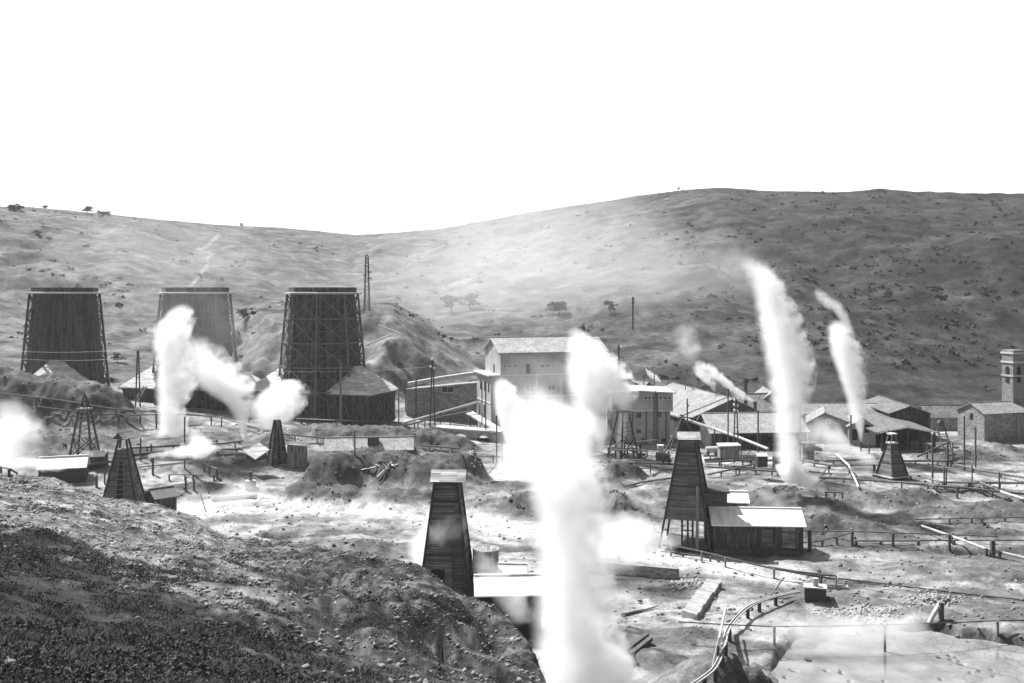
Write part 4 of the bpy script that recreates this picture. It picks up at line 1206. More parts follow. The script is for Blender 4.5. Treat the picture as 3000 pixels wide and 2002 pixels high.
# causeway, terrace wall, timbers
cw = thing('weir_wall', tuple(P(2040, 1800, 106)), 'broad pale-topped masonry weir running toward the curved flume', 'wall')
q = [P(2071, 1703, 117), P(1999, 1782, 105.5), P(2042, 1802, 104), P(2113, 1711, 116)]
rw = random.Random(9); m = MB(); NS = 14
for k in range(NS):
    s0, s1 = k / NS, (k + 1) / NS
    a0, b0 = lerp(q[1], q[0], s0), lerp(q[2], q[3], s0); a1, b1 = lerp(q[1], q[0], s1), lerp(q[2], q[3], s1)
    zt = -34.35 + rw.uniform(-.015, .015); e = rw.uniform(-.1, .1)
    lo = [Vector((p.x, p.y, -37)) for p in (a0 + Vector((-.25 + e, 0, 0)), b0 + Vector((.25, 0, 0)), b1 + Vector((.25, 0, 0)), a1 + Vector((-.25 + e, 0, 0)))]
    m.hexa(lo, [Vector((p.x + e, p.y, zt)) for p in (a0, b0, b1, a1)])
m.build('wall', 'rubble_wall', cw)
tw = thing('terrace_wall', tuple(P(1850, 1680, 119)), 'low rough terrace wall fading into the ground steam right of the great column', 'wall')
q = [P(1700, 1643, 121), P(1990, 1668, 119.5)]
MB().hexa([Vector((k.x, k.y + o, -36)) for k, o in ((q[0], 0), (q[1], 0), (q[1], .8), (q[0], .8))], [Vector((k.x, k.y + o, k.z)) for k, o in ((q[0], 0), (q[1], 0), (q[1], .8), (q[0], .8))]).build('wall', 'masonry', tw)
for k, (x0, y0, x1, y1) in enumerate([(1826, 1912, 1896, 1860), (1846, 1920, 1906, 1872)]):
    tm = thing('fallen_beam', tuple(G(x0, y0)), ['left of two notched beams lying by the steam tongue', 'right of two notched beams lying by the steam tongue'][k], 'beam')
    MB().beam(G(x0, y0, .25), G(x1, y1, .4), .45, .4).build('beam', 'timber', tm)
    MB().beam(G(x0, y0, .2), G(x0 + 2, y0, 1.0) , .5).build('end_block', 'timber_dark', tm)
br_ = MB(); br_.tube([G(1822, 1802, .15), G(1860, 1792, .25), G(1890, 1787, .2), G(1928, 1775, .3)], [.2, .16, .12, .06], 7)
tag(br_.build('dead_branch', 'timber_grey', None, off=G(1870, 1792)), 'crooked dead branch lying on the pale ground right of the great column', 'branch')

# ------------------------------------------------------------ pipes on supports
def pline(label, pts, r=.12, mat='pipe', sup=(), name='pipeline', cat='pipe', smat='timber', sw=.22, group='pipes across the steam field', sag=0.0, extra=None):
    """pts: (px, py, height above ground) or (px, py, None, Y); sup: (px, extra height) along the run"""
    W = []
    for q in pts:
        W.append(P(q[0], q[1], q[3]) if q[2] is None else G(q[0], q[1], q[2]))
    t = thing(name, tuple(W[0]), label, cat, group)
    path = []
    for i in range(len(W) - 1):
        n = max(2, int((W[i + 1] - W[i]).length / 4))
        for k in range(n):
            s = k / n
            path.append(lerp(W[i], W[i + 1], s) - Z * (sag * 4 * s * (1 - s)))
    path.append(W[-1])
    MB().tube(path, r, 8).build('pipe', mat, t)
    for sx in sup:
        ex = 0.0
        if isinstance(sx, tuple): sx, ex = sx
        best = None
        for i in range(len(path) - 1):
            u0 = CX + F * path[i].x / path[i].y; u1 = CX + F * path[i + 1].x / path[i + 1].y
            if (u0 - sx) * (u1 - sx) <= 0:
                best = lerp(path[i], path[i + 1], (sx - u0) / (u1 - u0 + 1e-9)); break
        if best is None: continue
        zg = hz(best.x, best.y) - .25
        if best.z - r - zg > .3:
            MB().beam((best.x, best.y - r - sw * .55, zg), (best.x, best.y - r - sw * .55, best.z + r * .6 + ex), sw).build('support', smat, t)
    return t
RNG = lambda a, b, n: [lerp(a, b, (k + .5) / n) for k in range(n)]
# left yard
pline('long thin pipe slung across the left spoil mounds to the towers', [(-30, 1150, 1.2), (110, 1165, 1.3), (190, 1175, 1.3), (330, 1198, 1.4), (480, 1210, 1.6), (640, 1222, 1.8), (760, 1256, 1.2)], .14, sup=(107, 340, 458, 545, 650))
pline('second thin pipe below the first on the left mounds', [(110, 1192, 1.0), (270, 1212, 1.2), (400, 1216, 1.5), (560, 1214, 1.9), (680, 1226, 1.6)], .13, sup=(205, 412, 520, 620))
pline('thick dark pipe passing behind the left boarded derrick', [(200, 1372, .9), (290, 1358, .9), (385, 1343, 1.0)], .24, sup=(232, 300, 360))
pline('thick dark pipe running right from the left derrick head toward the low steam', [(375, 1313, 1.3), (460, 1309, 1.2), (545, 1304, 1.1)], .22, sup=(412, 433, 510))
pline('thin rail pipe before the pale shed at the left edge', [(-30, 1357, 1.0), (120, 1357, 1.0), (230, 1354, 1.0), (345, 1351, 1.0)], .12, sup=(22, 50, 155, 258, 330))
pline('low pipe at the left edge falling toward the knoll', [(-20, 1362, .9), (30, 1375, .8), (52, 1388, .4)], .12, sup=(6, 30))
pline('mid pipe on short posts left of the slanted plank roof', [(390, 1331, .9), (480, 1322, .8), (560, 1316, .8), (650, 1316, .8), (712, 1318, .8)], .18, sup=(443, 497, 545, 615, 640))
pline('upper double pipe right of the low white steam', [(610, 1302, 1.0), (660, 1299, 1.0), (712, 1292, 1.0)], .2, sup=(615, 620, 690))
pline('pale pipe on the ground crossing the left yard', [(405, 1368, .3), (470, 1362, .3), (560, 1353, .3)], .2, 'pipe_pale', sup=())
pline('thin rail pipe right of the plank hut in the left yard', [(497, 1391, .9), (560, 1391, .9), (628, 1393, .9)], .09, sup=(497, 543, 567, 628))
pline('short sloping pipe with two props in the left yard', [(583, 1348, 1.2), (610, 1365, 1.4), (638, 1374, 1.6)], .14, sup=(600, 615, 637))
pline('pipe on low blocks along the foot of the right cooling tower', [(700, 1228, .8), (800, 1219, .9), (870, 1219, 1.0), (918, 1226, 1.0)], .32, 'iron', sup=(730, 790, 850, 900))
pline('row pipe along the front of the right cooling tower hall', [(868, 1227, .7), (980, 1232, .6), (1100, 1236, .6), (1165, 1238, .5)], .16, sup=(883, 902, 953, 970, 987, 1012, 1052, 1094, 1140))
pline('thick pale pipe climbing on the masonry hall to the powerhouse annex', [(1196, 1126, None, 236.5), (1300, 1108, None, 236.5), (1400, 1094, None, 236)], .55, 'pipe_pale', sup=())
pline('upper of two sloping pipes below the masonry hall', [(1180, 1240, .6), (1260, 1218, None, 222), (1398, 1179, None, 230)], .26, 'pipe_pale', sup=(1215, 1245, 1290))
pline('lower of two sloping pipes below the masonry hall', [(1190, 1246, .6), (1280, 1224, None, 219), (1380, 1205, None, 225)], .2, 'pipe', sup=(1225, 1320))
pline('thin pipe dipping across the bank behind the tiled house', [(690, 1243, .7), (830, 1272, .8), (940, 1283, .8), (1010, 1291, .8)], .16, sup=(760, 865, 930))
pline('dark pipe on posts from the tiled house to the arched bridge', [(1235, 1306, .6), (1300, 1310, .7), (1348, 1315, .7)], .16, sup=(1260, 1325))
pline('thin rail pipe before the arched bridge', [(1350, 1335, 1.1), (1450, 1338, 1.1), (1520, 1340, 1.1)], .11, sup=(1445, 1455, 1472))
# middle right
pline('long pale pipe sloping down from the workshop to the valve boxes', [(1968, 1215, None, 212), (2090, 1257, None, 206), (2165, 1282, None, 200), (2250, 1316, None, 192)], .30, 'pipe_pale', sup=(1990, 2092, 2170))
pline('upper pipe of the bundle right of the stilted derrick', [(2062, 1336, .9), (2140, 1335, .9), (2215, 1336, .9)], .2, sup=(2080, 2120, 2176, 2200))
pline('second pipe of the bundle right of the stilted derrick', [(2064, 1348, .9), (2140, 1344, .9), (2218, 1340, .9)], .24, sup=(2107, 2150, 2190))
pline('third pipe of the bundle with close-set stubs', [(2066, 1354, 1.0), (2150, 1351, 1.0), (2230, 1345, 1.1)], .18, sup=(2106, 2112, 2175, 2197, 2200))
pline('pipe rising from the stilted derrick toward the valve boxes', [(2074, 1391, .7), (2150, 1374, 1.1), (2220, 1356, 1.4), (2262, 1348, 1.5)], .17, sup=(2112, 2155, 2208))
pline('rail pipe low behind the stilted derrick running right', [(2064, 1367, .9), (2160, 1374, .9), (2250, 1380, .9), (2345, 1384, .9)], .16, sup=(2165, 2213, 2260, 2277, 2330))
pline('pipe passing left behind the stilted derrick', [(1780, 1350, .6), (1860, 1356, .6), (1960, 1360, .6), (2000, 1361, .6)], .2, sup=(1822, 1905))
pline('pale pipe lying low left of the stilted derrick', [(1880, 1358, .4), (1930, 1366, .4), (1990, 1372, .4)], .34, 'pipe_pale')
pline('thin pipe left behind the stilted derrick, below the pale one', [(1860, 1372, .7), (1920, 1373, .7), (1990, 1374, .7)], .1, sup=(1952,))
pline('timber channel slanting up left of the stilted derrick', [(1828, 1426, .3), (1880, 1413, .4), (1985, 1398, .5)], .22, 'timber_grey', sup=(1860,))
pline('dark pipe between the tallest right steam and the brick hut', [(2340, 1341, .8), (2420, 1351, .8), (2500, 1348, .8), (2572, 1343, .8)], .2, sup=(2388, 2395, 2440, 2530))
pline('fan of pipe leading to the foot of the tallest right steam', [(2335, 1345, .7), (2390, 1358, .7), (2450, 1366, .7), (2520, 1362, .7)], .18, sup=(2352, 2384, 2430))
pline('jet pipe pointing at the tallest right steam foot', [(2398, 1403, .4), (2428, 1366, 1.3)], .15, sup=(2427,))
pline('steep pale pipe descending right of the tallest steam column', [(2450, 1331, 1.3), (2486, 1363, 1.5), (2516, 1428, .6)], .2, 'pipe_pale', sup=(2487, (2495, .0), 2505), sw=.3)
pline('rail pipe left of the right boarded derrick', [(2485, 1362, 1.0), (2560, 1363, 1.0), (2598, 1364, 1.0)], .12, sup=(2558, 2562))
pline('dark pipe sloping down before the right boarded derrick', [(2350, 1396, .6), (2480, 1403, .7), (2600, 1411, .8), (2750, 1420, .9)], .2, sup=(2470, 2640, 2716))
pline('long level pipe right of the right boarded derrick', [(2690, 1394, .9), (2757, 1413, 1.0), (2860, 1415, 1.0), (3050, 1416, 1.0)], .17, sup=(2760, 2765, 2835, 2880, 2927))
pline('pipe crossing above the dark pit on the right', [(2640, 1414, .8), (2742, 1424, .9), (2805, 1428, .9), (2900, 1438, .9), (3050, 1452, .9)], .2, sup=(2742, 2805, 2876, 2905))
pline('pale pipe slanting down to the right edge below the church', [(2870, 1414, 1.0), (2930, 1440, .9), (3000, 1462, .9), (3060, 1480, .8)], .2, 'pipe_pale', sup=(2905, 2960))
pline('short rail pipe with three posts left of the dark pit', [(2417, 1443, .8), (2444, 1443, .8), (2470, 1444, .9)], .12, sup=(2419, 2444, 2466))
pline('low pipe before the open tiled shed', [(2640, 1351, .7), (2720, 1351, .8), (2790, 1352, 1.0)], .18, 'iron', sup=(2680, 2745, 2785))
pline('dark pipe leading away at the right edge below the church', [(2800, 1362, .8), (2880, 1380, .8), (2960, 1393, .8), (3050, 1408, .8)], .2, sup=(2850, 2930))
# near right
pline('upper rail pipe running right from the long plank shed', [(2352, 1555, 1.9), (2500, 1557, 1.9), (2640, 1562, 1.9), (2780, 1567, 1.9), (2924, 1572, 1.9)], .09, sup=((2372, .05), 2495, 2614, 2779, 2925), sw=.30)
pline('middle rail pipe right of the long plank shed', [(2352, 1589, .6), (2400, 1587, .6), (2440, 1575, 1.0), (2494, 1562, 1.5)], .10, sup=(2408, 2450))
pline('lower rail pipe on stubs right of the long plank shed', [(2440, 1575, .6), (2506, 1585, .6), (2640, 1585, .6), (2800, 1583, .6), (3060, 1583, .6)], .11, sup=(2506, 2578, 2688, 2792), sw=.3)
pline('long pale pipe slanting to the right edge past the rail posts', [(2700, 1541, .7), (2790, 1572, 1.0), (2885, 1607, .9), (2990, 1632, .7), (3060, 1650, .6)], .17, 'pipe_pale', sup=(2786, 2886, 2908, 2925), sw=.30)
pline('pipe rail above the wet hollow at the right edge', [(2680, 1522, .6), (2780, 1520, .7), (2900, 1517, .7), (3060, 1515, .7)], .09, sup=(2780, 2845, 2875, 2942))
pline('long dark pipe descending from the steam past the big shed to the bent valve', [(1955, 1596, 1.3), (2055, 1616, 1.3), (2150, 1640, 1.3), (2260, 1665, 1.2), (2395, 1690, 1.1), (2452, 1697, 1.0)], .12, 'iron', sup=(1965, 2055, 2124, 2266, 2404), smat='timber_grey')
pline('second dark pipe running close above the bent valve', [(2250, 1661, 1.3), (2340, 1676, 1.5), (2420, 1685, 1.55), (2449, 1688, 1.5), (2449, 1722, .3)], .13, 'iron', sup=(2404,))
pline('low rail below the long dark pipe', [(1968, 1619, .5), (2040, 1628, .5), (2112, 1636, .5)], .10, 'iron', sup=(2000, 2080))
pline('thin ground pipe crossing the open yard to the right edge', [(2455, 1695, .15), (2600, 1712, .15), (2760, 1732, .15), (2900, 1748, .15), (3060, 1764, .15)], .08, 'iron')
pline('thin cable pipe stretched over the mud pool', [(1988, 1822, 1.9), (2120, 1830, 2.2), (2267, 1836, None, 97), (2420, 1835, None, 97.5), (2590, 1831, None, 98), (2770, 1826, None, 99), (2920, 1819, 1.3), (3060, 1816, 1.3)], .06, 'iron', sup=(2267, 2590, 2920), sw=.22, smat='timber_grey')
pline('thick stub pipe leaning down into the mud pool', [(2755, 1766, 1.6), (2738, 1795, 1.1), (2722, 1826, .4)], .24, 'pipe_pale', sup=((2752, .2),), sw=.42)
pline('slim leaning pole beside the curved flume', [(2126, 1782, 2.6), (2107, 1870, 1.7), (2088, 1952, .3)], .11, 'timber_pale', sup=(2102,), name='leaning_pole', cat='pole')
pline('short leaning pole left of the bent valve', [(2297, 1692, 1.9), (2252, 1752, .3)], .10, 'timber_grey', name='leaning_pole', cat='pole')
pline('fallen pipe on the spoil bank, upper one right of the tower', [(1108, 952, None, 262), (1180, 982, None, 259)], .2, 'pipe_pale')
pline('fallen pipe on the spoil bank, lower one right of the tower', [(1072, 1012, None, 256), (1150, 980, None, 259)], .2, 'pipe_pale')

# curved flume
fl = thing('flume', tuple(G(2116, 1905)), 'curved twin-railed timber flume bending up from the bottom edge to the concrete box', 'flume')
fp = [(2020, 2012, .9), (2060, 1985, 1.0), (2092, 1958, 1.1), (2112, 1920, 1.2), (2122, 1880, 1.2), (2134, 1842, 1.2), (2158, 1810, 1.2), (2188, 1782, 1.1), (2222, 1764, 1.1), (2270, 1748, 1.0), (2340, 1733, .8)]
c_ = [G(*q) for q in fp]
sm = []
for i in range(len(c_) - 1):
    p0 = c_[max(i - 1, 0)]; p1 = c_[i]; p2 = c_[i + 1]; p3 = c_[min(i + 2, len(c_) - 1)]
    for k in range(4):
        u = k / 4
        sm.append(.5 * ((2 * p1) + (p2 - p0) * u + (2 * p0 - 5 * p1 + 4 * p2 - p3) * u * u + (3 * p1 - p0 - 3 * p2 + p3) * u ** 3))
sm.append(c_[-1])
for sgn in (-1, 1):
    pth = []
    for i, p in enumerate(sm):
        dd = (sm[min(i + 1, len(sm) - 1)] - sm[max(i - 1, 0)]).normalized(); s_ = dd.cross(Z).normalized()
        pth.append(p + s_ * .16 * sgn)
    MB().tube(pth, .075, 6).build('rail', 'pipe_pale', fl)
m = MB()
for i in range(len(sm) - 1):
    m.beam(sm[i] - Z * .09, sm[i + 1] - Z * .09, .30, .06)
m.build('bed', 'timber_grey', fl)
for i in (1, 2, 3, 4, 5, 7, 8, 9):
    p = c_[i]; zg = hz(p.x, p.y)
    MB().beam((p.x + .1, p.y, zg - .3), (p.x + .1, p.y, p.z - .1), .34).build('trestle', 'timber_dark', fl)

# ------------------------------------------------------------ poles
def pole(label, px, y0, y1, Y=None, w=.24, arms=0, twin=False, mat='timber', ins=(), group='posts and poles of the steam field', name='pole', lean=0.0):
    if Y is None:
        base = G(px, y1); Y = base.y
    else:
        base = P(px, y1, Y)
    x, zb_ = base.x, base.z
    top = P(px + lean, y0, Y)
    t = thing(name, (x, Y, zb_), label, 'pole', group)
    if twin:
        MB().beam((x - .55, Y, zb_ - .6), (top.x - .1, Y, top.z), w).build('post', mat, t)
        MB().beam((x + .55, Y, zb_ - .6), (top.x + .12, Y, top.z), w).build('post', mat, t)
        MB().beam((x - .35, Y - .05, lerp(zb_, top.z, .5)), (x + .35, Y - .05, lerp(zb_, top.z, .5)), .16).build('tie', mat, t)
    else:
        MB().beam((x, Y, zb_ - .6), top, w).build('post', mat, t)
    for dx, dy in ins:
        c0 = P(px + lean + dx, y0 + dy, Y)
        if abs(dx) > 2:
            MB().beam(P(px + lean, y0 + dy + 5, Y), P(px + lean + dx, y0 + dy + 5, Y), .12).build('crossarm', mat, t)
        MB().tube([c0 + Z * -.3, c0, c0 + Z * .28], [.16, .27, .12], 8).build('insulator', 'porcelain', t)
    return t
pole('twin-legged pole with white insulators before the middle cooling tower', 404, 1024, 1192, 224, .26, twin=True, ins=((0, 0), (-13, 26), (13, 22)), name='utility_pole')
pole('twin pole with white insulators right of the right cooling tower', 1267, 1056, 1246, 214, .30, twin=True, ins=((0, -4), (-5, 18), (4, 22)), name='utility_pole')
pole('plain post at the centre front of the right cooling tower hall', 998, 1066, 1246, 214, .42, mat='timber_grey')
pole('slim pale post at the right corner of the right cooling tower hall', 1168, 1120, 1238, 216, .26, mat='timber_grey')
pole('dark post at the right end of the tower hall roof', 1219, 1110, 1222, 226, .3)
pole('short post beside the thick pipe start', 1188, 1112, 1200, 232, .2)
pole('bare leaning pole rising from the middle mound', 1041, 1262, 1422, 172, .26, mat='timber_grey', lean=-2)
pole('fork-topped part of the pole line above the tiled house', 1036, 1250, 1300, 190, .14, mat='timber_pale', lean=-6)
pole('dark post in front of the powerhouse annex', 1412, 1120, 1238, 219, .24)
pole('second dark post in front of the annex, nearer the ramp', 1423, 1118, 1266, 213, .28)
pole('tall bare post right of the arched bridge', 1455, 1218, 1362, 196, .26)
pole('pale post right of the tall bare post by the bridge', 1470, 1262, 1362, 194, .18, mat='timber_grey')
pole('post with cross stub near the left yard shed roofs', 26, 1313, 1328, 178, .2)
pole('tall post with a strut left of the low white steam in the yard', 541, 1222, 1374, None, .22)
pole('upright post with small T head in the left yard', 443, 1302, 1352, None, .26, ins=())
pole('paired post left of the T-headed post', 412, 1284, 1352, None, .22)
pole('stubby post right of the left boarded derrick', 448, 1338, 1392, None, .3)
pole('thick stub post left of the left boarded derrick', 283, 1392, 1428, None, .34)
pole('thin post beside the thick stub left of the boarded derrick', 307, 1384, 1420, None, .22)
pole('post near the T-shaped cross on the left slope', 412, 1224, 1242, None, .2)
pole('post under the long slung pipe before the left steam column', 458, 1213, 1256, None, .24)
pole('left post of a pair before the plank hut', 544, 1398, 1440, None, .26)
pole('right post of a pair before the plank hut', 568, 1410, 1438, None, .26)
pole('lone pale post standing in the ground steam right of the great column', 1812, 1535, 1645, None, .22, mat='timber_pale')
pole('post with tiny knobs right of the workshop gable', 2133, 1138, 1338, 195, .24, lean=0)
pole('twin pole bearing rows of small insulators before the pale-tiled shed', 2156, 1168, 1336, 196, .24, twin=True, ins=((-4, 4), (5, 2), (-5, 18), (5, 20), (-4, 34), (5, 36)), name='utility_pole')
pole('plain pole before the right part of the pale-tiled shed', 2221, 1204, 1322, 197, .26)
pole('leaning post with crossarm behind the tripod', 2013, 1168, 1230, 209, .22, ins=((4, 20),))
pole('post inside the tallest right steam, left edge', 2344, 1190, 1342, 189, .2)
pole('thin pole before the gabled house left of the narrow cone', 2493, 1216, 1300, 203, .24)
pole('stub the narrow steam cone rises from', 2522, 1296, 1316, 205, .34, mat='iron')
pole('slim post right of the narrow cone stub', 2546, 1296, 1330, None, .24)
pole('tall post before the open tiled shed front', 2732, 1276, 1414, None, .26)
pole('tall post left of the church', 2825, 1220, 1378, None, .26)
pole('tall post before the church corner', 2858, 1252, 1370, None, .26)
pole('thick post by the ladder hoist', 2776, 1294, 1366, None, .34)
pole('thinner post right of the ladder hoist', 2791, 1296, 1360, None, .22)
pole('post before the open shed picket fence', 2716, 1310, 1346, None, .28)
pole('left post of a close pair right of the boarded derrick', 2766, 1370, 1434, None, .2)
pole('right post of a close pair right of the boarded derrick', 2772, 1372, 1436, None, .2)
pole('single post on the low dome below the church', 2848, 1362, 1412, None, .18)
pole('post on the slope at the right edge', 2927, 1384, 1436, None, .2)
pole('thick post at the right of the rail pipes', 2908, 1583, 1632, None, .5)
pole('squat post in the near right yard', 2804, 1428, 1460, None, .3)
pole('post at the foot of the steep pale pipe', 2560, 1360, 1392, None, .3)
pole('rail post at the corner of the long plank shed', 2372, 1553, 1616, None, .38)
pole('thick upright with a bracket by the bent valve', 2403, 1672, 1712, None, .22)
pole('far twin-rod pole on the hill above the two-storey block', 1854, 870, 962, 330, .5, name='utility_pole', ins=((-4, 4), (4, 4), (-4, 14), (4, 14)))
pole('pole crowned by clustered insulators right of the powerhouse roof', 1812, 1012, 1110, 252, .5, ins=((8, 4), (-9, 38), (-3, 38), (8, 44), (-9, 52), (9, 56)), name='utility_pole')
for i, (x, y0, y1) in enumerate([(1886, 1100, 1132), (1917, 1095, 1128), (2008, 1098, 1135), (2030, 1130, 1146), (2046, 1118, 1150), (2056, 1131, 1152)]):
    pole(['thin mast on the roof of the hut at the hill foot', 'crossed mast by the small puff of steam', 'roof mast above the workshop, leftmost of a row', 'short roof post on the workshop ridge', 'roof mast with a lamp on the workshop ridge', 'last short post of the workshop ridge'][i], x, y0, y1, 250 - i, .2, mat='timber')

def lattice(label, px, y0, y1, Y, wt, wb, n=8, ins=(), name='lattice_mast'):
    x = (px - CX) / F * Y; zb_ = P(px, y1, Y).z; zt = P(px, y0, Y).z
    t = thing(name, (x, Y, zb_), label, 'mast')
    a, b = sq((x, Y), wb, R(20), zb_ - .5), sq((x, Y), wt, R(20), zt)
    for i in range(4):
        MB().beam(a[i], b[i], .16).build('leg', 'iron', t)
    for f in range(4):
        m = MB(); j = (f + 1) % 4
        for k in range(n):
            v0, v1 = k / n, (k + 1) / n
            m.beam(lerp(a[f], b[f], v0), lerp(a[j], b[j], v1), .08); m.beam(lerp(a[f], b[f], v1), lerp(a[j], b[j], v1), .09)
        m.build('lacing', 'iron', t)
    for dx, y in ins:
        MB().beam(P(px, y, Y), P(px + dx, y, Y), .14).build('crossarm', 'iron', t)
        c0 = P(px + dx, y, Y); MB().tube([c0 - Z * .3, c0 + Z * .3], .34, 8).build('insulator', 'porcelain', t)
    MB().tube([P(px, y0, Y), P(px, y0 - 8, Y)], [.2, .04], 6).build('tip', 'iron', t)
lattice('slender lattice pylon on the spoil bank behind the right cooling tower', 1075, 750, 906, 272, .35, .75, 14, ins=((-9, 807), (10, 816), (-4, 757), (-4, 769), (9, 798)), name='lattice_pylon')
lattice('lattice mast standing against the front of the two-storey block', 1921, 1152, 1292, 214, .30, .42, 12)

for i, (p, q, lab) in enumerate([(P(404, 1022, 224), P(-60, 1021, 224), 'upper thin wire running left from the twin-legged pole'), (P(391, 1048, 224), P(-60, 1042, 224), 'lower thin wire running left from the twin-legged pole'),
        (P(417, 1045, 224), P(1262, 1074, 214), 'thin wire strung between the two insulator poles across the towers'), (P(1271, 1078, 214), P(1812, 1050, 251), 'thin wire running right from the twin pole past the powerhouse')]):
    m = MB(); pts = [lerp(p, q, k / 14) - Z * (2.2 * 4 * (k / 14) * (1 - k / 14)) * (.4 if i < 2 else 1) for k in range(15)]
    m.tube(pts, .035, 5); tag(m.build('wire', 'pipe_pale', None, off=p), lab, 'wire', 'overhead wires')
# ------------------------------------------------------------ mud, stones, grass, scrub, trees
def npmesh(name, verts, faces, mat, kind=None, label=None, smooth=False):
    """faces: (n, 3) array of triangles"""
    me = bpy.data.meshes.new(name)
    me.vertices.add(len(verts)); me.vertices.foreach_set('co', np.asarray(verts, np.float32).ravel())
    f = np.asarray(faces, np.int32)
    me.loops.add(f.size); me.polygons.add(len(f))
    me.loops.foreach_set('vertex_index', f.ravel())
    me.polygons.foreach_set('loop_start', (np.arange(len(f)) * f.shape[1]).astype(np.int32))
    me.polygons.foreach_set('loop_total', np.full(len(f), f.shape[1], np.int32))
    me.update(calc_edges=True)
    if smooth:
        me.polygons.foreach_set('use_smooth', np.ones(len(f), bool))
    me.materials.append(M[mat] if isinstance(mat, str) else mat)
    o = bpy.data.objects.new(name, me); C.objects.link(o)
    if kind: o['kind'] = kind
    if label: o['label'] = label
    return o

# mud flat
def mud_mat():
    m, n, l, b = base_mat('mud', .55)
    b.inputs['Specular IOR Level'].default_value = .55
    tc = N(n, 'ShaderNodeTexCoord')
    vo = N(n, 'ShaderNodeTexVoronoi', feature='DISTANCE_TO_EDGE'); vo.inputs['Scale'].default_value = .75
    nz = N(n, 'ShaderNodeTexNoise'); nz.inputs['Scale'].default_value = .45; nz.inputs['Detail'].default_value = 5
    wr = N(n, 'ShaderNodeTexNoise'); wr.inputs['Scale'].default_value = 1.3; wr.inputs['Detail'].default_value = 3
    l.new(tc.outputs['Object'], nz.inputs['Vector']); l.new(tc.outputs['Object'], wr.inputs['Vector'])
    ad = N(n, 'ShaderNodeVectorMath', operation='ADD'); l.new(tc.outputs['Object'], ad.inputs[0]); l.new(wr.outputs['Color'], ad.inputs[1])
    l.new(ad.outputs[0], vo.inputs['Vector'])
    sep = N(n, 'ShaderNodeSeparateXYZ'); l.new(tc.outputs['Object'], sep.inputs[0])
    rgt = N(n, 'ShaderNodeMapRange'); l.new(sep.outputs['X'], rgt.inputs['Value']); rgt.inputs['From Min'].default_value = 38; rgt.inputs['From Max'].default_value = 43
    ck = N(n, 'ShaderNodeMapRange'); l.new(vo.outputs['Distance'], ck.inputs['Value']); ck.inputs['From Min'].default_value = 0; ck.inputs['From Max'].default_value = .05; ck.inputs['To Min'].default_value = .42; ck.inputs['To Max'].default_value = 1
    cm = mathn(n, l, 'ADD', mathn(n, l, 'MULTIPLY', mathn(n, l, 'SUBTRACT', ck.outputs[0], 1.0), rgt.outputs[0]), 1.0)
    bs = N(n, 'ShaderNodeMapRange'); l.new(nz.outputs[0], bs.inputs['Value']); bs.inputs['From Min'].default_value = .3; bs.inputs['From Max'].default_value = .7; bs.inputs['To Min'].default_value = .13; bs.inputs['To Max'].default_value = .24
    v = mathn(n, l, 'MULTIPLY', bs.outputs[0], cm)
    com = N(n, 'ShaderNodeCombineColor')
    for i in range(3): l.new(v, com.inputs[i])
    l.new(com.outputs[0], b.inputs['Base Color'])
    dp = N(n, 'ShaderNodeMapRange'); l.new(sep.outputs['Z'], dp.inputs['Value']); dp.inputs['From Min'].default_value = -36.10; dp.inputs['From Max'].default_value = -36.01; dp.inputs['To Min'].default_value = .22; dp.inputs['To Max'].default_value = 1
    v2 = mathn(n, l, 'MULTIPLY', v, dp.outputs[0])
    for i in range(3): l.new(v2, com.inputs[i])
    wet = N(n, 'ShaderNodeTexNoise'); wet.inputs['Scale'].default_value = .16; wet.inputs['Detail'].default_value = 3; l.new(tc.outputs['Object'], wet.inputs['Vector'])
    rw = mathn(n, l, 'ADD', wet.outputs[0], mathn(n, l, 'MULTIPLY', rgt.outputs[0], .18))
    rr = N(n, 'ShaderNodeMapRange'); l.new(rw, rr.inputs['Value']); rr.inputs['From Min'].default_value = .46; rr.inputs['From Max'].default_value = .60; rr.inputs['To Min'].default_value = .10; rr.inputs['To Max'].default_value = .65
    l.new(rr.outputs[0], b.inputs['Roughness'])
    bp = N(n, 'ShaderNodeBump'); bp.inputs['Strength'].default_value = .25; bp.inputs['Distance'].default_value = .03
    l.new(v, bp.inputs['Height']); l.new(bp.outputs[0], b.inputs['Normal'])
    return m
M['mud'] = mud_mat()
HOLES = [(2752, 1925, .5), (2782, 1921, .45), (2786, 1934, .5), (2800, 1927, .4), (2816, 1946, .75), (2810, 1937, .3), (2370, 1934, .7), (2420, 1966, .45), (2465, 1972, .5), (2462, 1965, .3), (2845, 1973, .4), (2872, 1968, .45), (2912, 1984, .4), (2756, 1990, .35), (2320, 1965, .5), (2332, 1968, .5), (2300, 1985, .4), (2490, 1997, .4), (2590, 1996, .35), (2905, 1965, .3), (2838, 1880, .4)]
ys = np.linspace(80, 106, 150); pxs = np.linspace(2180, 3300, 330)
YY, PP = np.meshgrid(ys, pxs, indexing='ij'); XX = (PP - CX) / F * YY
ZZ = -35.95 + fbm(XX * .3, YY * .3, 4, 201) * .03 + sstep(.1, .3, fbm(XX * .22 + 4, YY * .3, 3, 203)) * .05
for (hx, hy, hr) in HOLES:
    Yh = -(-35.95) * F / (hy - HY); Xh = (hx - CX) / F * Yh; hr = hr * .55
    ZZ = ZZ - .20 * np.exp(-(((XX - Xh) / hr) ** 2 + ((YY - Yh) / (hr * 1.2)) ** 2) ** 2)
idx = np.arange(ZZ.size).reshape(ZZ.shape)
q = np.stack([idx[:-1, :-1], idx[:-1, 1:], idx[1:, 1:], idx[1:, :-1]], -1).reshape(-1, 4)
npmesh('mud_pool', np.stack([XX, YY, ZZ], -1).reshape(-1, 3), q, 'mud', 'structure', 'grey mud flat, cracked and pitted on the right', True)

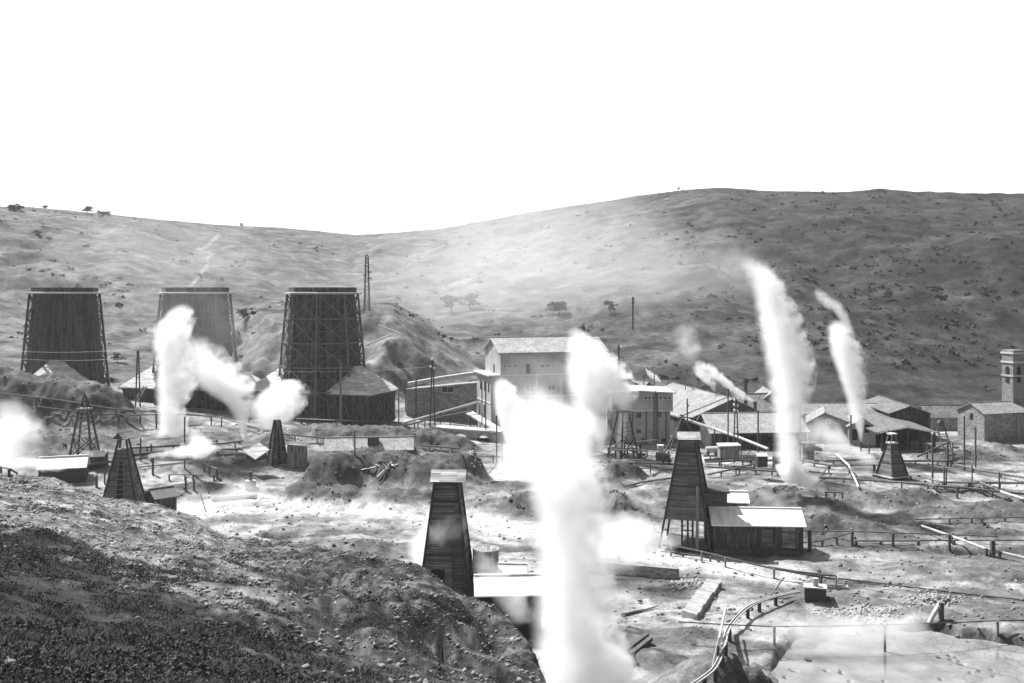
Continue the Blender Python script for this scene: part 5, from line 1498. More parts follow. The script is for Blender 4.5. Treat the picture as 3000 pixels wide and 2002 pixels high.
rng = np.random.default_rng(5)
OCT = np.array([[1, 0, 0], [-1, 0, 0], [0, 1, 0], [0, -1, 0], [0, 0, 1], [0, 0, -1]], float)
OF = np.array([[0, 2, 4], [2, 1, 4], [1, 3, 4], [3, 0, 4], [2, 0, 5], [1, 2, 5], [3, 1, 5], [0, 3, 5]])
def rocks(x, y, z, r):
    n = len(x)
    jit = rng.uniform(.6, 1.3, (n, 6, 1)); rot = rng.uniform(0, 6.28, n)
    v = OCT[None] * jit + rng.uniform(-.25, .25, (n, 6, 3))
    ca, sa = np.cos(rot)[:, None], np.sin(rot)[:, None]
    vx = v[..., 0] * ca - v[..., 1] * sa; vy = v[..., 0] * sa + v[..., 1] * ca
    V = np.stack([vx * r[:, None] + x[:, None], vy * r[:, None] + y[:, None], v[..., 2] * r[:, None] * .75 + z[:, None]], -1)
    Fc = OF[None] + (np.arange(n) * 6)[:, None, None]
    return V.reshape(-1, 3), Fc.reshape(-1, 3)

# gravel on the spur and the spoil mounds
n = 60000
px = rng.uniform(-150, 1700, n); y = np.exp(rng.uniform(np.log(20), np.log(118), n)); x = (px - CX) / F * y
z, alb, turf, onsp, dk = heights(x, y, True)
keep = (onsp > .5) & (rng.uniform(0, 1, n) > turf * .97) & (rng.uniform(0, 1, n) < .35 + .65 * sstep(35, 70, y)) & (fbm(x * .35, y * .35, 3, 301) > rng.uniform(-.5, .6, n)) & (rng.uniform(0, 1, n) > .2 * sstep(600, 900, px))
x, y, z = x[keep], y[keep], z[keep]
r = .03 + .16 * rng.uniform(0, 1, len(x)) ** 5 + .0005 * y
V, Fc = rocks(x, y, z + r * .2, r)
n2 = 26000
px2 = rng.uniform(-100, 3150, n2); y2 = np.exp(rng.uniform(np.log(98), np.log(230), n2)); x2 = (px2 - CX) / F * y2
z2, a2, t2, o2, d2 = heights(x2, y2, True)
k2 = (o2 < .5) & (rng.uniform(0, 1, n2) < np.maximum(d2, .22 + .3 * (fbm(x2 * .2, y2 * .25, 3, 305) > .1)))
x2, y2, z2 = x2[k2], y2[k2], z2[k2]
r2 = .06 + .28 * rng.uniform(0, 1, len(x2)) ** 4
V2, F2 = rocks(x2, y2, z2 + r2 * .2, r2)
npmesh('gravel', np.concatenate([V, V2]), np.concatenate([Fc, F2 + len(V)]), 'gravel', 'stuff', 'loose gravel and clods strewn over the spur and the spoil mounds')

def leafballs(cx_, cy_, cz_, rad, per, size, flat=.7):
    n = len(cx_); m_ = n * per
    c = np.repeat(np.stack([cx_, cy_, cz_], -1), per, 0); rr = np.repeat(rad, per)
    d = rng.normal(size=(m_, 3)); d /= np.linalg.norm(d, axis=1)[:, None]
    d[:, 2] = np.abs(d[:, 2]) * flat
    p = c + d * (rr * rng.uniform(.35, 1, m_) ** .6)[:, None]
    s = (rr * size * rng.uniform(.6, 1.4, m_))[:, None]
    u = rng.normal(size=(m_, 3)); u /= np.linalg.norm(u, axis=1)[:, None]
    w = rng.normal(size=(m_, 3)); w /= np.linalg.norm(w, axis=1)[:, None]
    V = np.stack([p + u * s, p - u * s * .5 + w * s * .8, p - u * s * .5 - w * s * .8], 1)
    return V.reshape(-1, 3), np.arange(m_ * 3).reshape(m_, 3)
# turf on the near slope
def blades(x, y, z, h, lean, w):
    n = len(x); a = rng.uniform(0, 6.28, n); dx, dy = np.cos(a), np.sin(a)
    b = rng.uniform(0, 6.28, n)
    V = np.stack([np.stack([x - dx * w, y - dy * w, z - .04], -1), np.stack([x + dx * w, y + dy * w, z - .04], -1), np.stack([x + np.cos(b) * lean, y + np.sin(b) * lean, z + h], -1)], 1)
    return V.reshape(-1, 3), np.arange(n * 3).reshape(n, 3)
n = 300000
px = rng.uniform(-150, 1650, n); y = np.exp(rng.uniform(np.log(18), np.log(95), n)); x = (px - CX) / F * y
z, alb, turf, onsp, dk = heights(x, y, True)
cl = fbm(x * .55, y * .55, 3, 311); cl2 = fbm(x * 1.6, y * 1.6, 2, 313)
keep = (onsp > .5) & (rng.uniform(0, 1, n) < np.clip(turf * 1.1 + .06, 0, 1)) & (cl + cl2 * .6 > -.22)
x, y, z, cl = x[keep], y[keep], z[keep], cl[keep]
h = (.03 + .11 * rng.uniform(0, 1, len(x)) ** 1.5) * (1 + np.clip(cl, 0, 1) * 2.2)
V, Fc = blades(x, y, z, h, h * rng.uniform(.4, 2.2, len(x)), .008 + .00035 * y)
nh = 10000
ph = rng.uniform(-150, 1600, nh); yh = np.exp(rng.uniform(np.log(20), np.log(108), nh)); xh = (ph - CX) / F * yh
zh, ah, th, oh, dh = heights(xh, yh, True)
kh = (oh > .5) & (fbm(xh * .3 + 7, yh * .3, 4, 341) > np.where(th > .4, -.2, .14)) & (rng.uniform(0, 1, nh) < .2 + .6 * (fbm(xh * .18, yh * .18, 3, 351) > 0))
xh, yh, zh = xh[kh], yh[kh], zh[kh]
V3, F3 = leafballs(xh, yh, zh - .05, .12 + .42 * rng.uniform(0, 1, len(xh)) ** 2 + .002 * yh, 80, .11, .6)
npmesh('heather', V3, F3, 'leaf', 'stuff', 'dark heather clumps on the near slope')
npmesh('grass', V, Fc, 'grass', 'stuff', 'rough dark turf and heather on the near slope')

# scrub dotted over the hills
n = 34000
px = rng.uniform(-120, 3200, n); y = np.exp(rng.uniform(np.log(262), np.log(660), n)); x = (px - CX) / F * y
z = heights(x, y)
dens = .18 + .65 * sstep(1500, 2600, px) + .15 * sstep(.1, .5, fbm(x * .03, y * .03, 3, 321))
keep = (rng.uniform(0, 1, n) < dens * .6) & (fbm(x * .05 + 5, y * .05, 4, 323) > .0) & (y < np.interp(px, YRX, YRY) + 2)
x, y, z = x[keep], y[keep], z[keep]
rad = .3 + 1.5 * rng.uniform(0, 1, len(x)) ** 5
V, Fc = leafballs(x, y, z - .1, rad, 12, .5)
# low growth on the spoil mounds
n = 2500
px = rng.uniform(-100, 3100, n); y = rng.uniform(120, 228, n); xx = (px - CX) / F * y
zz, a_, t_, o_, d_ = heights(xx, y, True)
kk = (d_ > .45) & (o_ < .5) & (fbm(xx * .2, y * .2, 3, 331) > .12)
V2, F2 = leafballs(xx[kk], y[kk], zz[kk] - .1, .25 + .5 * rng.uniform(0, 1, kk.sum()) ** 2, 16, .5)
npmesh('scrub', np.concatenate([V, V2]), np.concatenate([Fc, F2 + len(V)]), 'leaf', 'stuff', 'low dark scrub dotted over the hills and mounds')

def tree(label, px, py, hpx, wpx, Y=None, mat='leaf', trunk=.3, seed=0, name='tree', group=None):
    b = G(px, py, ymin=255) if Y is None else P(px, py, Y)
    b.z = hz(b.x, b.y)
    H = hpx * .8 / F * b.y; Wd = wpx * .85 / F * b.y
    t = thing(name, tuple(b), label, 'tree' if name == 'tree' else 'bush', group)
    rnd = random.Random(seed)
    m = MB()
    top = b + Vector((rnd.uniform(-.1, .1) * H, 0, H * .75))
    m.tube([b - Z * .3, lerp(b, top, .45) + Vector((rnd.uniform(-.04, .04) * H, 0, 0)), top], [H * .035, H * .025, H * .008], 7)
    for k in range(4):
        s = rnd.uniform(.35, .7); p = lerp(b, top, s); a = rnd.uniform(0, 6.28)
        m.tube([p, p + Vector((math.cos(a) * Wd * .3, math.sin(a) * Wd * .3, H * .2))], [H * .016, H * .005], 5)
    m.build('trunk', 'bark', t)
    k = 12
    ctr = [b + Vector((rnd.gauss(0, .24) * Wd, rnd.gauss(0, .2) * Wd, H * rnd.uniform(trunk * .6 + .1, .9))) for _ in range(k)]
    V, Fc = leafballs(np.array([c.x for c in ctr]), np.array([c.y for c in ctr]), np.array([c.z for c in ctr]), np.array([Wd * rnd.uniform(.17, .30) for _ in ctr]), 60, .26, .9)
    me = bpy.data.meshes.new('crown'); me.from_pydata([tuple(v - np.array(b)) for v in V], [], [tuple(f) for f in Fc.tolist()]); me.materials.append(M[mat])
    o = bpy.data.objects.new('crown', me); C.objects.link(o); o.parent = t
for i, a in enumerate([
    ('small round tree standing alone on the far left skyline', 131, 617, 18, 20, None),
    ('spreading ragged tree on the left skyline', 256, 628, 26, 34, None),
    ('thin sapling on the skyline above the middle cooling tower', 707, 668, 16, 14, None),
    ('lone small tree on the skyline left of the hill top', 1988, 562, 18, 10, None),
    ('pale broad tree on the hill behind the powerhouse, left one', 1325, 918, 60, 66, None),
    ('pale broad tree on the hill behind the powerhouse, right one', 1375, 910, 52, 70, None),
    ('dark tree in the hollow right of the far twin-rod pole', 1786, 925, 56, 48, None),
    ('bushy tree on the slope left of the far twin-rod pole', 1640, 925, 50, 70, None),
    ('rounded tree right of the middle cooling tower', 716, 905, 36, 44, 285),
    ('dark lone tree halfway up the right hill', 2602, 884, 34, 34, None),
    ('second dark tree halfway up the right hill, further right', 2744, 872, 36, 40, None),
    ('small dark tree above the shoulder of the right hill', 2736, 735, 18, 18, None),
    ('dark tree on the hill directly left of the middle cooling tower', 345, 975, 34, 38, 290),
    ('dark bushy tree behind the powerhouse roof', 1400, 1000, 54, 60, 262)]):
    tree(*a[:5], Y=a[5], seed=i, mat='leaf_pale' if 'pale' in a[0] else 'leaf')
for i, a in enumerate([('low bush just right of the ragged skyline tree', 303, 632, 11, 34), ('flat bush on the far left slope', 40, 618, 12, 50), ('dark bush on the left slope beyond the leftmost tower', 110, 690, 14, 26)]):
    tree(*a, seed=40 + i, trunk=-.05, name='bush')

# heaps
def heap(label, px0, px1, py, Y, n, rmax, hgt, seed, name):
    g = np.random.default_rng(seed)
    px = g.normal((px0 + px1) / 2, (px1 - px0) / 4.2, n); yy = Y + g.normal(0, 1.0, n); xx = (px - CX) / F * yy
    zz = heights(xx, yy)
    up = hgt * np.exp(-((px - (px0 + px1) / 2) / ((px1 - px0) * .3)) ** 2 - ((yy - Y) / 1.1) ** 2)
    r = g.uniform(.1, rmax, n)
    V, Fc = rocks(xx, yy, zz + up * g.uniform(.2, 1, n), r)
    npmesh(name, V, Fc, 'stone', 'stuff', label)
heap('heap of broken grey stones on the open yard near the mud pool', 2665, 2815, 1758, G(2735, 1760).y, 260, .30, .55, 3, 'stone_heap')
heap('rough rubble along the end of the terrace wall', 1965, 2060, 1730, G(2010, 1745).y + 4, 220, .38, .5, 4, 'rubble')
heap('broken stones below the arched bridge', 1368, 1410, 1335, G(1390, 1335).y, 90, .45, .5, 6, 'rubble')
heap('clods along the upper edge of the mud pool', 2400, 2640, 1790, G(2520, 1800).y, 320, .30, .35, 8, 'clods')
pp = thing('plank_pile', tuple(G(1128, 1372)), 'jumble of pale broken planks on the middle mound', 'planks')
rnd = random.Random(3)
for k in range(16):
    a = G(rnd.uniform(1098, 1150), rnd.uniform(1352, 1378), .25); b = a + Vector((rnd.uniform(-2.6, 2.6), rnd.uniform(-1.5, 1.5), 0)); b.z = hz(b.x, b.y) + rnd.uniform(.15, .6)
    MB().beam(a, b, .28, .08).build('plank', rnd.choice(['timber_pale', 'timber_grey', 'plaster_pale', 'timber']), pp)
pp = thing('plank_pile', tuple(G(1185, 1308)), 'scattered planks beside the half-buried tiled house', 'planks')
for k in range(10):
    a = G(rnd.uniform(1150, 1215), rnd.uniform(1300, 1318), .3); b = a + Vector((rnd.uniform(-3, 3), rnd.uniform(-1.5, 1.5), 0)); b.z = hz(b.x, b.y) + rnd.uniform(.15, .5)
    MB().beam(a, b, .28, .1).build('plank', rnd.choice(['timber_pale', 'timber_grey', 'timber']), pp)
tg = thing('long_trough', tuple(G(690, 1466)), 'long low wooden trough lying in the left yard', 'trough')
a, b = G(622, 1466, .15), G(752, 1456, .15)
m = MB(); m.beam(a, b, .8, .12)
m.build('floor', 'timber_grey', tg); MB().beam(a + Vector((0, -.45, .15)), b + Vector((0, -.45, .15)), .1, .4).build('side', 'timber_pale', tg); MB().beam(a + Vector((0, .45, .15)), b + Vector((0, .45, .15)), .1, .4).build('side', 'timber_pale', tg)
pf = thing('picket_fence', tuple(G(2880, 1345)), 'pale picket fence on the slope below the church', 'fence')
m = MB()
for k in range(46):
    p = G(lerp(2792, 3000, k / 45), 1346 + k * .1, 0)
    m.box((p.x, p.y, p.z - .2), .09, .05, 1.3)
m.build('pickets', 'timber_grey', pf)
m = MB(); m.beam(G(2792, 1346, .8), G(3000, 1351, .8), .06, .1); m.build('rail', 'timber_grey', pf)
for i, (x0, y0, x1, y1) in enumerate([(584, 1540, 605, 1500), (940, 1312, 985, 1308), (520, 1368, 590, 1345)][:1]):
    s = thing('leaning_stick', tuple(G(600, 1500)), 'thin bent stick standing at the edge of the left yard path', 'stick')
    p = G(602, 1497); MB().tube([p, P(590, 1455, p.y), P(584, 1436, p.y)], [.09, .07, .04], 6).build('stick', 'timber_pale', s)
# ------------------------------------------------------------ steam
def fcurve(nodes, vals):
    """float curve through evenly keyed values 0..1; vals = [(t, v)]"""
    n = nodes.new('ShaderNodeFloatCurve')
    cv = n.mapping.curves[0]
    while len(cv.points) < len(vals):
        cv.points.new(.5, .5)
    for p, (t, v) in zip(cv.points, vals):
        p.location = (t, v); p.handle_type = 'AUTO_CLAMPED'
    n.mapping.use_clip = False
    n.mapping.update(); n.mapping.initialize()
    return n, (lambda t: n.mapping.evaluate(cv, t))

def plume(label, pts, dens=.5, axis='z', warp=.55, scale=1.0, soft=.35, rag=.5, name='steam_plume', cat='steam plume', group=None, aniso=.25, thick=1.0, step=.6, seed=0):
    """pts: (px, py, distance, radius in px, weight) along the plume, monotonic in height (axis z) or sideways (axis x)"""
    W = []
    for q in pts:
        px, py, Y, rp = q[:4]
        W.append((P(px, py, Y), rp / F * Y, q[4] if len(q) > 4 else 1.0))
    ai = 2 if axis == 'z' else 0
    W.sort(key=lambda q: q[0][ai])
    o0 = W[0][0].copy()
    L = W[-1][0][ai] - W[0][0][ai]
    bi = [i for i in range(3) if i != ai]
    ts = [(q[0][ai] - o0[ai]) / L for q in W]
    def norm(vals):
        lo, hi = min(vals), max(vals)
        if hi - lo < 1e-4: hi = lo + 1.0
        return lo, hi, [(t, (v - lo) / (hi - lo)) for t, v in zip(ts, vals)]
    m = bpy.data.materials.new('steam'); m.use_nodes = True
    nt = m.node_tree; n = nt.nodes; l = nt.links
    n.clear()
    out = n.new('ShaderNodeOutputMaterial')
    tc = N(n, 'ShaderNodeTexCoord')
    nz = N(n, 'ShaderNodeTexNoise'); nz.inputs['Detail'].default_value = 5; nz.inputs['Roughness'].default_value = .6
    rm = sum(q[1] for q in W) / len(W)
    nz.inputs['Scale'].default_value = scale * .75 / rm
    nz.noise_dimensions = '3D'
    off = N(n, 'ShaderNodeVectorMath', operation='ADD'); off.inputs[1].default_value = (seed * 7.3, seed * 3.1, 0)
    l.new(tc.outputs['Object'], off.inputs[0]); l.new(off.outputs[0], nz.inputs['Vector'])
    sb = N(n, 'ShaderNodeVectorMath', operation='SUBTRACT'); l.new(nz.outputs['Color'], sb.inputs[0]); sb.inputs[1].default_value = (.5, .5, .5)
    sep0 = N(n, 'ShaderNodeSeparateXYZ'); l.new(tc.outputs['Object'], sep0.inputs[0])
    comp = ('X', 'Y', 'Z')
    main = sep0.outputs[comp[ai]]
    t = mathn(n, l, 'DIVIDE', main, L, clamp=True)
    res = []
    evs = []
    for vals in ([q[0][bi[0]] - o0[bi[0]] for q in W], [q[0][bi[1]] - o0[bi[1]] for q in W], [q[1] for q in W], [q[2] for q in W]):
        lo, hi, pv = norm(vals)
        c, ev = fcurve(n, pv)
        l.new(t, c.inputs['Value'])
        res.append(mathn(n, l, 'MULTIPLY_ADD', c.outputs[0], hi - lo, lo))
        evs.append(lambda tt, ev=ev, lo=lo, hi=hi: ev(tt) * (hi - lo) + lo)
    wsc = N(n, 'ShaderNodeVectorMath', operation='SCALE'); l.new(sb.outputs[0], wsc.inputs[0])
    l.new(mathn(n, l, 'MULTIPLY', res[2], warp * 2.0), wsc.inputs['Scale'])
    sepw = N(n, 'ShaderNodeSeparateXYZ'); l.new(wsc.outputs[0], sepw.inputs[0])
    dx = mathn(n, l, 'SUBTRACT', mathn(n, l, 'ADD', sep0.outputs[comp[bi[0]]], sepw.outputs[comp[bi[0]]]), res[0])
    dy = mathn(n, l, 'SUBTRACT', mathn(n, l, 'ADD', sep0.outputs[comp[bi[1]]], sepw.outputs[comp[bi[1]]]), res[1])
    d2 = mathn(n, l, 'ADD', mathn(n, l, 'MULTIPLY', dx, dx), mathn(n, l, 'MULTIPLY', dy, dy))
    d = mathn(n, l, 'DIVIDE', mathn(n, l, 'SQRT', d2), res[2])
    # ragged edge from the same noise
    d = mathn(n, l, 'ADD', d, mathn(n, l, 'MULTIPLY', mathn(n, l, 'SUBTRACT', nz.outputs[0], .5), rag * 2))
    mr = N(n, 'ShaderNodeMapRange', interpolation_type='SMOOTHSTEP')
    l.new(d, mr.inputs['Value'])
    mr.inputs['From Min'].default_value = soft; mr.inputs['From Max'].default_value = 1.0
    mr.inputs['To Min'].default_value = 1.0; mr.inputs['To Max'].default_value = 0.0
    # fade at both ends of the axis
    e0 = mathn(n, l, 'MULTIPLY', t, 30.0, clamp=True)
    e1 = mathn(n, l, 'MULTIPLY', mathn(n, l, 'SUBTRACT', 1.0, t), 14.0, clamp=True)
    den = mathn(n, l, 'MULTIPLY', mathn(n, l, 'MULTIPLY', mr.outputs[0], res[3]), mathn(n, l, 'MULTIPLY', mathn(n, l, 'MULTIPLY', e0, e1), dens))
    vol = N(n, 'ShaderNodeVolumePrincipled')
    vol.inputs['Density Attribute'].default_value = ''
    vol.inputs['Color'].default_value = g3(.995)
    vol.inputs['Anisotropy'].default_value = aniso
    l.new(den, vol.inputs['Density'])
    l.new(vol.outputs[0], out.inputs['Volume'])
    m.cycles.volume_step_rate = step
    # the body of steam: a lumpy closed tube round the same axis
    K, S = 30, 18
    me = bpy.data.meshes.new(name)
    V = []; Fc = []
    for k in range(K):
        tt = k / (K - 1)
        c0, c1, r = evs[0](tt), evs[1](tt), max(evs[2](tt), .05)
        endk = 1.0
        for j in range(S):
            a = 2 * math.pi * j / S
            rr = r * (1.06 + .10 * float(fbm(np.array([k * .45 + seed]), np.array([math.cos(a) * 1.3 + 5.0]), 2, 7)[0])) * endk
            p = [0, 0, 0]
            p[ai] = tt * L; p[bi[0]] = c0 + math.cos(a) * rr; p[bi[1]] = c1 + math.sin(a) * rr
            V.append(tuple(p))
    for k in range(K - 1):
        for j in range(S):
            a = k * S + j; b = k * S + (j + 1) % S
            Fc.append((a, b, b + S, a + S))
    Fc.append(tuple(range(S - 1, -1, -1))); Fc.append(tuple(range((K - 1) * S, K * S)))
    me.from_pydata(V, [], Fc); me.update()
    me.materials.append(m)
    o = bpy.data.objects.new(name, me); C.objects.link(o)
    o.location = o0
    return tag(o, label, cat, group)

D = .55
# left edge
plume('round white steam cloud drifting in from the left edge above the pale shed roofs', [(25, 1395, 150, 70, .5), (20, 1340, 150, 95), (40, 1270, 150, 92), (30, 1210, 150, 70, .6), (15, 1165, 150, 40, .3)], .30, soft=.1)
plume('low flat steam lying along the pale sheds at the left edge', [(-40, 1362, 152, 16), (60, 1358, 152, 22), (140, 1366, 152, 20), (196, 1376, 152, 4)], .8, axis='x', soft=.2)
# left column
plume('tall wavering steam column in front of the middle cooling tower', [(490, 1280, 188, 52), (508, 1250, 188, 48), (500, 1200, 188, 44), (515, 1130, 188, 66), (508, 1060, 188, 60), (502, 985, 188, 60), (525, 925, 188, 50, .6), (540, 885, 188, 18, .2)], 1.1, soft=.0, rag=.8, warp=.75, scale=2.0)
plume('thin jet of steam rising to a point over the tower skirt roof', [(713, 1292, 190, 6), (711, 1255, 190, 16), (703, 1205, 190, 36), (676, 1150, 190, 72), (640, 1105, 190, 90, .9), (600, 1055, 190, 88, .4), (565, 1005, 190, 70, .12), (548, 970, 190, 30, .06)], .9, soft=.0, rag=.8, warp=.75, scale=1.9)
plume('ball of steam wrapped round the top of the small boarded derrick', [(790, 1262, 189, 36, .6), (795, 1232, 189, 72), (805, 1185, 189, 92), (835, 1140, 189, 72), (850, 1108, 189, 25, .5)], .55, soft=.0, rag=.9, warp=.8, scale=2.0)
plume('low white steam spreading over the pipes left of the slanted roof', [(430, 1338, 172, 8), (500, 1328, 172, 17), (570, 1322, 172, 30), (620, 1318, 172, 18, .6), (660, 1312, 172, 6, .4)], .7, axis='x')
plume('small puff of steam beside the pipe trestle', [(585, 1345, 170, 22), (588, 1310, 170, 42), (575, 1275, 170, 26, .6), (570, 1255, 170, 10, .4)], .5)
# centre
plume('huge white column of steam rising from the foot of the picture', [(1722, 2075, 82, 178), (1706, 1960, 82, 165), (1692, 1860, 82, 150), (1684, 1760, 82, 138), (1675, 1650, 82, 125), (1668, 1540, 82, 122), (1662, 1450, 82, 130), (1650, 1380, 82, 138, .7), (1640, 1320, 82, 128, .35), (1630, 1260, 82, 100, .14), (1620, 1210, 82, 70, .05), (1615, 1180, 82, 30, .02)], 1.0, soft=.05, rag=.8, warp=.7, scale=2.0, aniso=.3)
plume('broad steam bank hiding the lower storeys of the powerhouse', [(1530, 1430, 178, 90, .5), (1575, 1375, 178, 160, .8), (1610, 1310, 178, 178), (1615, 1250, 178, 165, .9), (1600, 1195, 178, 130, .5), (1580, 1150, 178, 85, .25), (1570, 1115, 178, 35, .15)], .36, soft=.1, warp=.8, scale=1.3)
plume('cone of steam climbing beside the left corner of the powerhouse', [(1512, 1352, 200, 7), (1508, 1310, 200, 22), (1502, 1260, 200, 42), (1494, 1200, 200, 52, .9), (1482, 1150, 200, 44, .7), (1468, 1105, 200, 22, .4)], .8, rag=.6)
plume('inverted cone of steam right of the powerhouse wall', [(1763, 1322, 205, 9), (1757, 1270, 205, 30), (1742, 1210, 205, 56), (1730, 1140, 205, 80), (1722, 1080, 205, 78), (1710, 1020, 205, 60, .9), (1695, 985, 205, 42, .6), (1680, 950, 205, 16, .3)], .65, soft=.0, rag=.85, warp=.75, scale=2.0)
plume('thick steam pouring from the lattice derrick beside the two-storey block', [(1832, 1210, 200, 16), (1822, 1175, 200, 40), (1802, 1125, 200, 66), (1775, 1070, 200, 62), (1750, 1025, 200, 42, .7), (1725, 990, 200, 20, .3)], .65, soft=.0, rag=.85, warp=.75, scale=2.0)
plume('straight steam column inside the open lattice derrick', [(1818, 1360, 199, 14), (1816, 1320, 199, 15), (1822, 1260, 199, 16), (1828, 1205, 199, 17)], 1.6)
# right
plume('tallest steam column on the right bending over at its foot', [(2322, 1392, 160, 26, .8), (2318, 1365, 160, 44), (2312, 1330, 160, 50), (2312, 1260, 160, 52), (2314, 1180, 160, 66), (2314, 1100, 160, 76), (2302, 1020, 160, 82), (2284, 950, 160, 74), (2264, 880, 160, 64), (2240, 820, 160, 56, .8), (2205, 775, 160, 52, .35), (2170, 742, 160, 36, .1)], .75, soft=.0, rag=.75, warp=.7, scale=2.2)
plume('narrow jet feeding the foot of the tallest right steam column', [(2295, 1355, 159, 42), (2322, 1382, 159, 40), (2350, 1400, 159, 30), (2380, 1408, 159, 19), (2402, 1402, 159, 7)], 2.2, axis='x', soft=.2, warp=.35, rag=.35)
plume('short steam jet shooting down-left of the tallest right steam column', [(2318, 1428, 158, 7), (2306, 1405, 158, 19), (2292, 1378, 158, 22), (2282, 1358, 158, 12, .5)], 1.2, rag=.5)
plume('narrow cone of steam widening upwards in front of the dark hill', [(2523, 1297, 205, 4), (2521, 1265, 205, 12), (2514, 1220, 205, 26), (2505, 1150, 205, 38), (2493, 1090, 205, 48), (2478, 1030, 205, 52), (2462, 985, 205, 46, .9), (2452, 935, 205, 30, .5)], .85, soft=.05, rag=.55, scale=1.8)
plume('faint curl of steam trailing above the narrow cone', [(2385, 855, 205, 22, .3), (2420, 880, 205, 28), (2455, 905, 205, 30), (2475, 935, 205, 32), (2492, 970, 205, 26, .8), (2505, 1000, 205, 8, .5)], .36, axis='x', soft=.0)
plume('steam drifting left from a pipe end before the open tiled shed', [(2340, 1290, 186, 30, .3), (2400, 1270, 186, 50, .6), (2455, 1290, 186, 50), (2500, 1325, 186, 28), (2545, 1345, 186, 24), (2578, 1352, 186, 8)], .38, axis='x', soft=.15)
plume('small cloud of steam against the hill above the works roofs', [(2045, 1075, 250, 14, .25), (2025, 1045, 250, 30, .6), (2015, 1020, 250, 42), (2010, 985, 250, 42, .7), (1998, 945, 250, 18, .3)], .14, soft=.0, warp=.8, rag=.8)
plume('long plume blown left from a thin works chimney', [(2215, 1180, 236, 4), (2195, 1168, 236, 10), (2160, 1150, 236, 18), (2120, 1115, 236, 22), (2075, 1085, 236, 26, .6), (2035, 1068, 236, 18, .3)], .6, axis='x', warp=.7, rag=.7)
plume('ragged wisp of steam over the works ridge', [(2095, 1150, 244, 4), (2085, 1130, 244, 14), (2065, 1108, 244, 24), (2045, 1085, 244, 18, .6), (2035, 1070, 244, 8, .3)], .5, warp=.8, rag=.7)
plume('little white puff from the small far roof', [(1937, 1118, 262, 8), (1915, 1104, 262, 14), (1897, 1090, 262, 12, .7), (1888, 1072, 262, 5, .4)], .6, axis='x')
plume('loose wisp of steam crossing the middle of the tallest boarded derrick', [(1255, 1560, 109, 34, .6), (1310, 1555, 109, 46), (1360, 1540, 109, 30, .8), (1385, 1530, 109, 10, .4)], .34, axis='x', soft=.0, rag=.8, warp=.8)
# near ground steam
plume('soft steam at the left of the near tall derrick', [(1245, 1670, 117, 40, .7), (1238, 1610, 117, 62), (1262, 1560, 117, 54), (1275, 1500, 117, 40, .6), (1280, 1460, 117, 14, .3)], .55, soft=.05)
plume('swirling steam before the dark shed at the near derrick', [(1530, 1830, 92, 40, .6), (1500, 1760, 92, 62), (1450, 1695, 92, 62), (1415, 1640, 92, 40, .5), (1400, 1600, 92, 14, .3)], .40, soft=.05, warp=.8)
plume('thin steam veiling the mound beside the white road', [(1090, 1530, 150, 60, .5), (1075, 1490, 150, 60), (1080, 1450, 150, 50, .6), (1085, 1415, 150, 16, .3)], .14, soft=.0)
plume('white ground steam spreading right of the great column', [(1640, 1640, 118, 70), (1760, 1605, 118, 100), (1860, 1590, 118, 88), (1935, 1590, 118, 56, .7), (1990, 1600, 118, 20, .4)], .55, axis='x', soft=.0)
plume('dense low steam tongue at the right foot of the great column', [(1700, 1900, 84, 60), (1770, 1905, 84, 40, .8), (1830, 1925, 84, 26), (1862, 1940, 84, 8)], 1.0, axis='x', soft=.3)
plume('flat steam lying over the mud pool', [(2200, 1850, 97, 40, .5), (2350, 1845, 97, 62), (2500, 1845, 97, 66), (2640, 1848, 97, 56), (2735, 1845, 97, 20, .6)], .40, axis='x', soft=.05, warp=.4)
plume('streak of steam along the ditch behind the shed', [(2215, 1440, 150, 16, .6), (2250, 1455, 149, 26), (2300, 1480, 146, 20, .7), (2350, 1500, 143, 10, .4)], .22, axis='x', soft=.0)
plume('steam rising along the stream below the right pipe', [(2490, 1430, 160, 22, .5), (2540, 1470, 155, 40), (2600, 1510, 148, 42, .8), (2660, 1540, 141, 30, .7), (2720, 1570, 136, 10, .4)], .34, axis='x', soft=.0)
plume('white steam running down the channel left of the big shed', [(1770, 1420, 160, 26), (1830, 1450, 155, 34), (1900, 1480, 148, 26, .8), (1960, 1500, 143, 12, .5)], .26, axis='x', soft=.0)
plume('thin veil of steam drifting across the middle cooling tower', [(380, 1000, 226, 80, .4), (480, 950, 226, 150, .8), (600, 960, 226, 170), (720, 1000, 226, 130, .7), (830, 1060, 226, 50, .3)], .013, axis='x', soft=.0, rag=.6, warp=.5, scale=1.6, name='steam_drift', cat='steam drift')
plume('faint haze of steam over the left hill above the towers', [(60, 820, 330, 60, .3), (220, 760, 330, 150, .7), (420, 740, 330, 180), (620, 760, 330, 170), (820, 800, 330, 140, .6), (960, 820, 330, 60, .3)], .008, axis='x', soft=.0, rag=.6, warp=.5, scale=1.6, name='steam_drift', cat='steam drift')
plume('thin steam veil clinging to the front of the powerhouse', [(1430, 1130, 214, 40, .4), (1500, 1120, 214, 80), (1600, 1110, 214, 95), (1700, 1100, 214, 80, .9), (1790, 1090, 214, 30, .4)], .035, axis='x', soft=.0, rag=.6, warp=.6, scale=1.6, name='steam_drift', cat='steam drift')
plume('faint steam spreading left from the head of the tallest right column', [(1960, 760, 190, 40, .3), (2060, 755, 190, 80, .6), (2150, 770, 190, 90), (2230, 800, 190, 70), (2300, 850, 190, 30, .5)], .035, axis='x', soft=.0, rag=.7, warp=.7, scale=1.6, name='steam_drift', cat='steam drift')
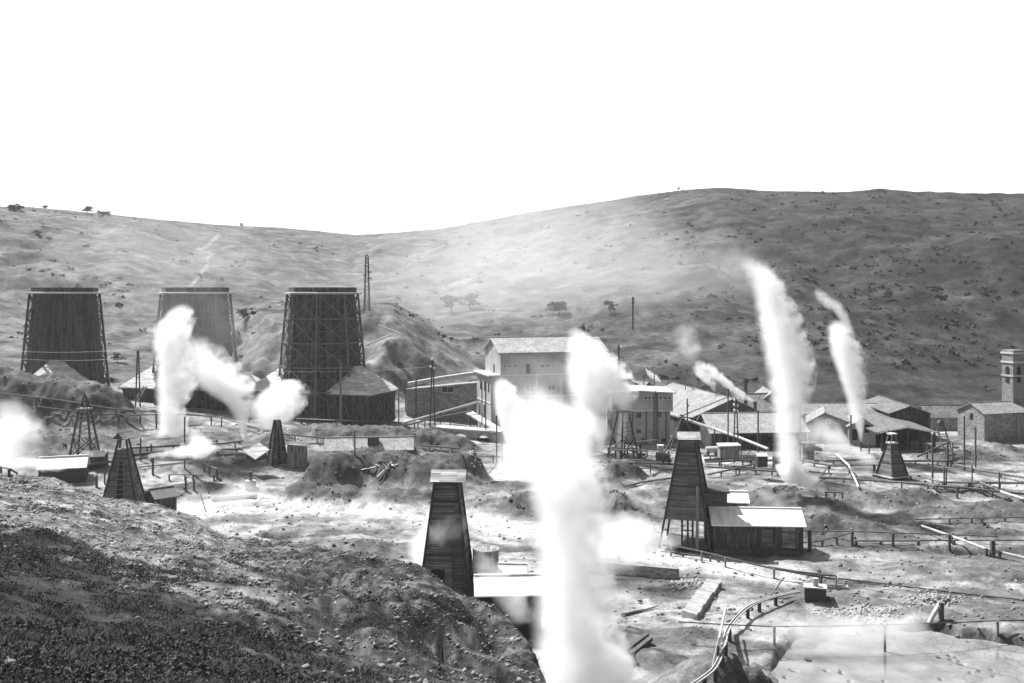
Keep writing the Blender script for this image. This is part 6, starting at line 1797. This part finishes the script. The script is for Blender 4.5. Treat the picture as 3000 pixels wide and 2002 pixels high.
# the broad drift that whitens the middle of the hill
plume('white steam hanging over the yard left of the slanted plank roof', [(600, 1480, 160, 30, .5), (680, 1460, 160, 50), (740, 1440, 160, 46, .8), (800, 1470, 158, 30, .5), (840, 1480, 158, 10, .3)], .20, axis='x', soft=.0)
plume('broad pale steam drift veiling the middle of the hill', [(780, 840, 380, 100, .10), (1040, 840, 380, 230, .35), (1290, 800, 380, 320, .75), (1480, 780, 380, 350, 1.0), (1680, 780, 380, 340, .95), (1880, 810, 380, 290, .8), (2080, 840, 380, 210, .6), (2270, 860, 380, 90, .25)], .013, axis='x', soft=.0, warp=.3, rag=.5, scale=2.2, name='steam_drift', cat='steam drift')

# ------------------------------------------------------------ the hazy air
lo = [1e9] * 3; hi = [-1e9] * 3
for o in C.objects:
    if o.type == 'MESH':
        base = Vector((0, 0, 0)); q = o
        while q is not None:
            base = base + Vector(q.location); q = q.parent
        for c in o.bound_box:
            for i in range(3):
                lo[i] = min(lo[i], c[i] + base[i]); hi[i] = max(hi[i], c[i] + base[i])
lo = [lo[0] - 2, lo[1] - 20, lo[2] - 1]; hi = [hi[0] + 2, hi[1] + 2, hi[2] + 2]
m = bpy.data.materials.new('hazy_air'); m.use_nodes = True
nt = m.node_tree; nt.nodes.clear()
ho = nt.nodes.new('ShaderNodeOutputMaterial'); hv = nt.nodes.new('ShaderNodeVolumePrincipled')
hv.inputs['Color'].default_value = g3(.97); hv.inputs['Density'].default_value = .00010; hv.inputs['Anisotropy'].default_value = .3
hv.inputs['Density Attribute'].default_value = ''
nt.links.new(hv.outputs[0], ho.inputs['Volume'])
hb_ = MB()
hb_.hexa([(lo[0], lo[1], lo[2]), (hi[0], lo[1], lo[2]), (hi[0], hi[1], lo[2]), (lo[0], hi[1], lo[2])], [(lo[0], lo[1], hi[2]), (hi[0], lo[1], hi[2]), (hi[0], hi[1], hi[2]), (lo[0], hi[1], hi[2])])
hz_o = hb_.build('haze', m)
hz_o['kind'] = 'stuff'; hz_o['label'] = 'thin hazy air over the valley'
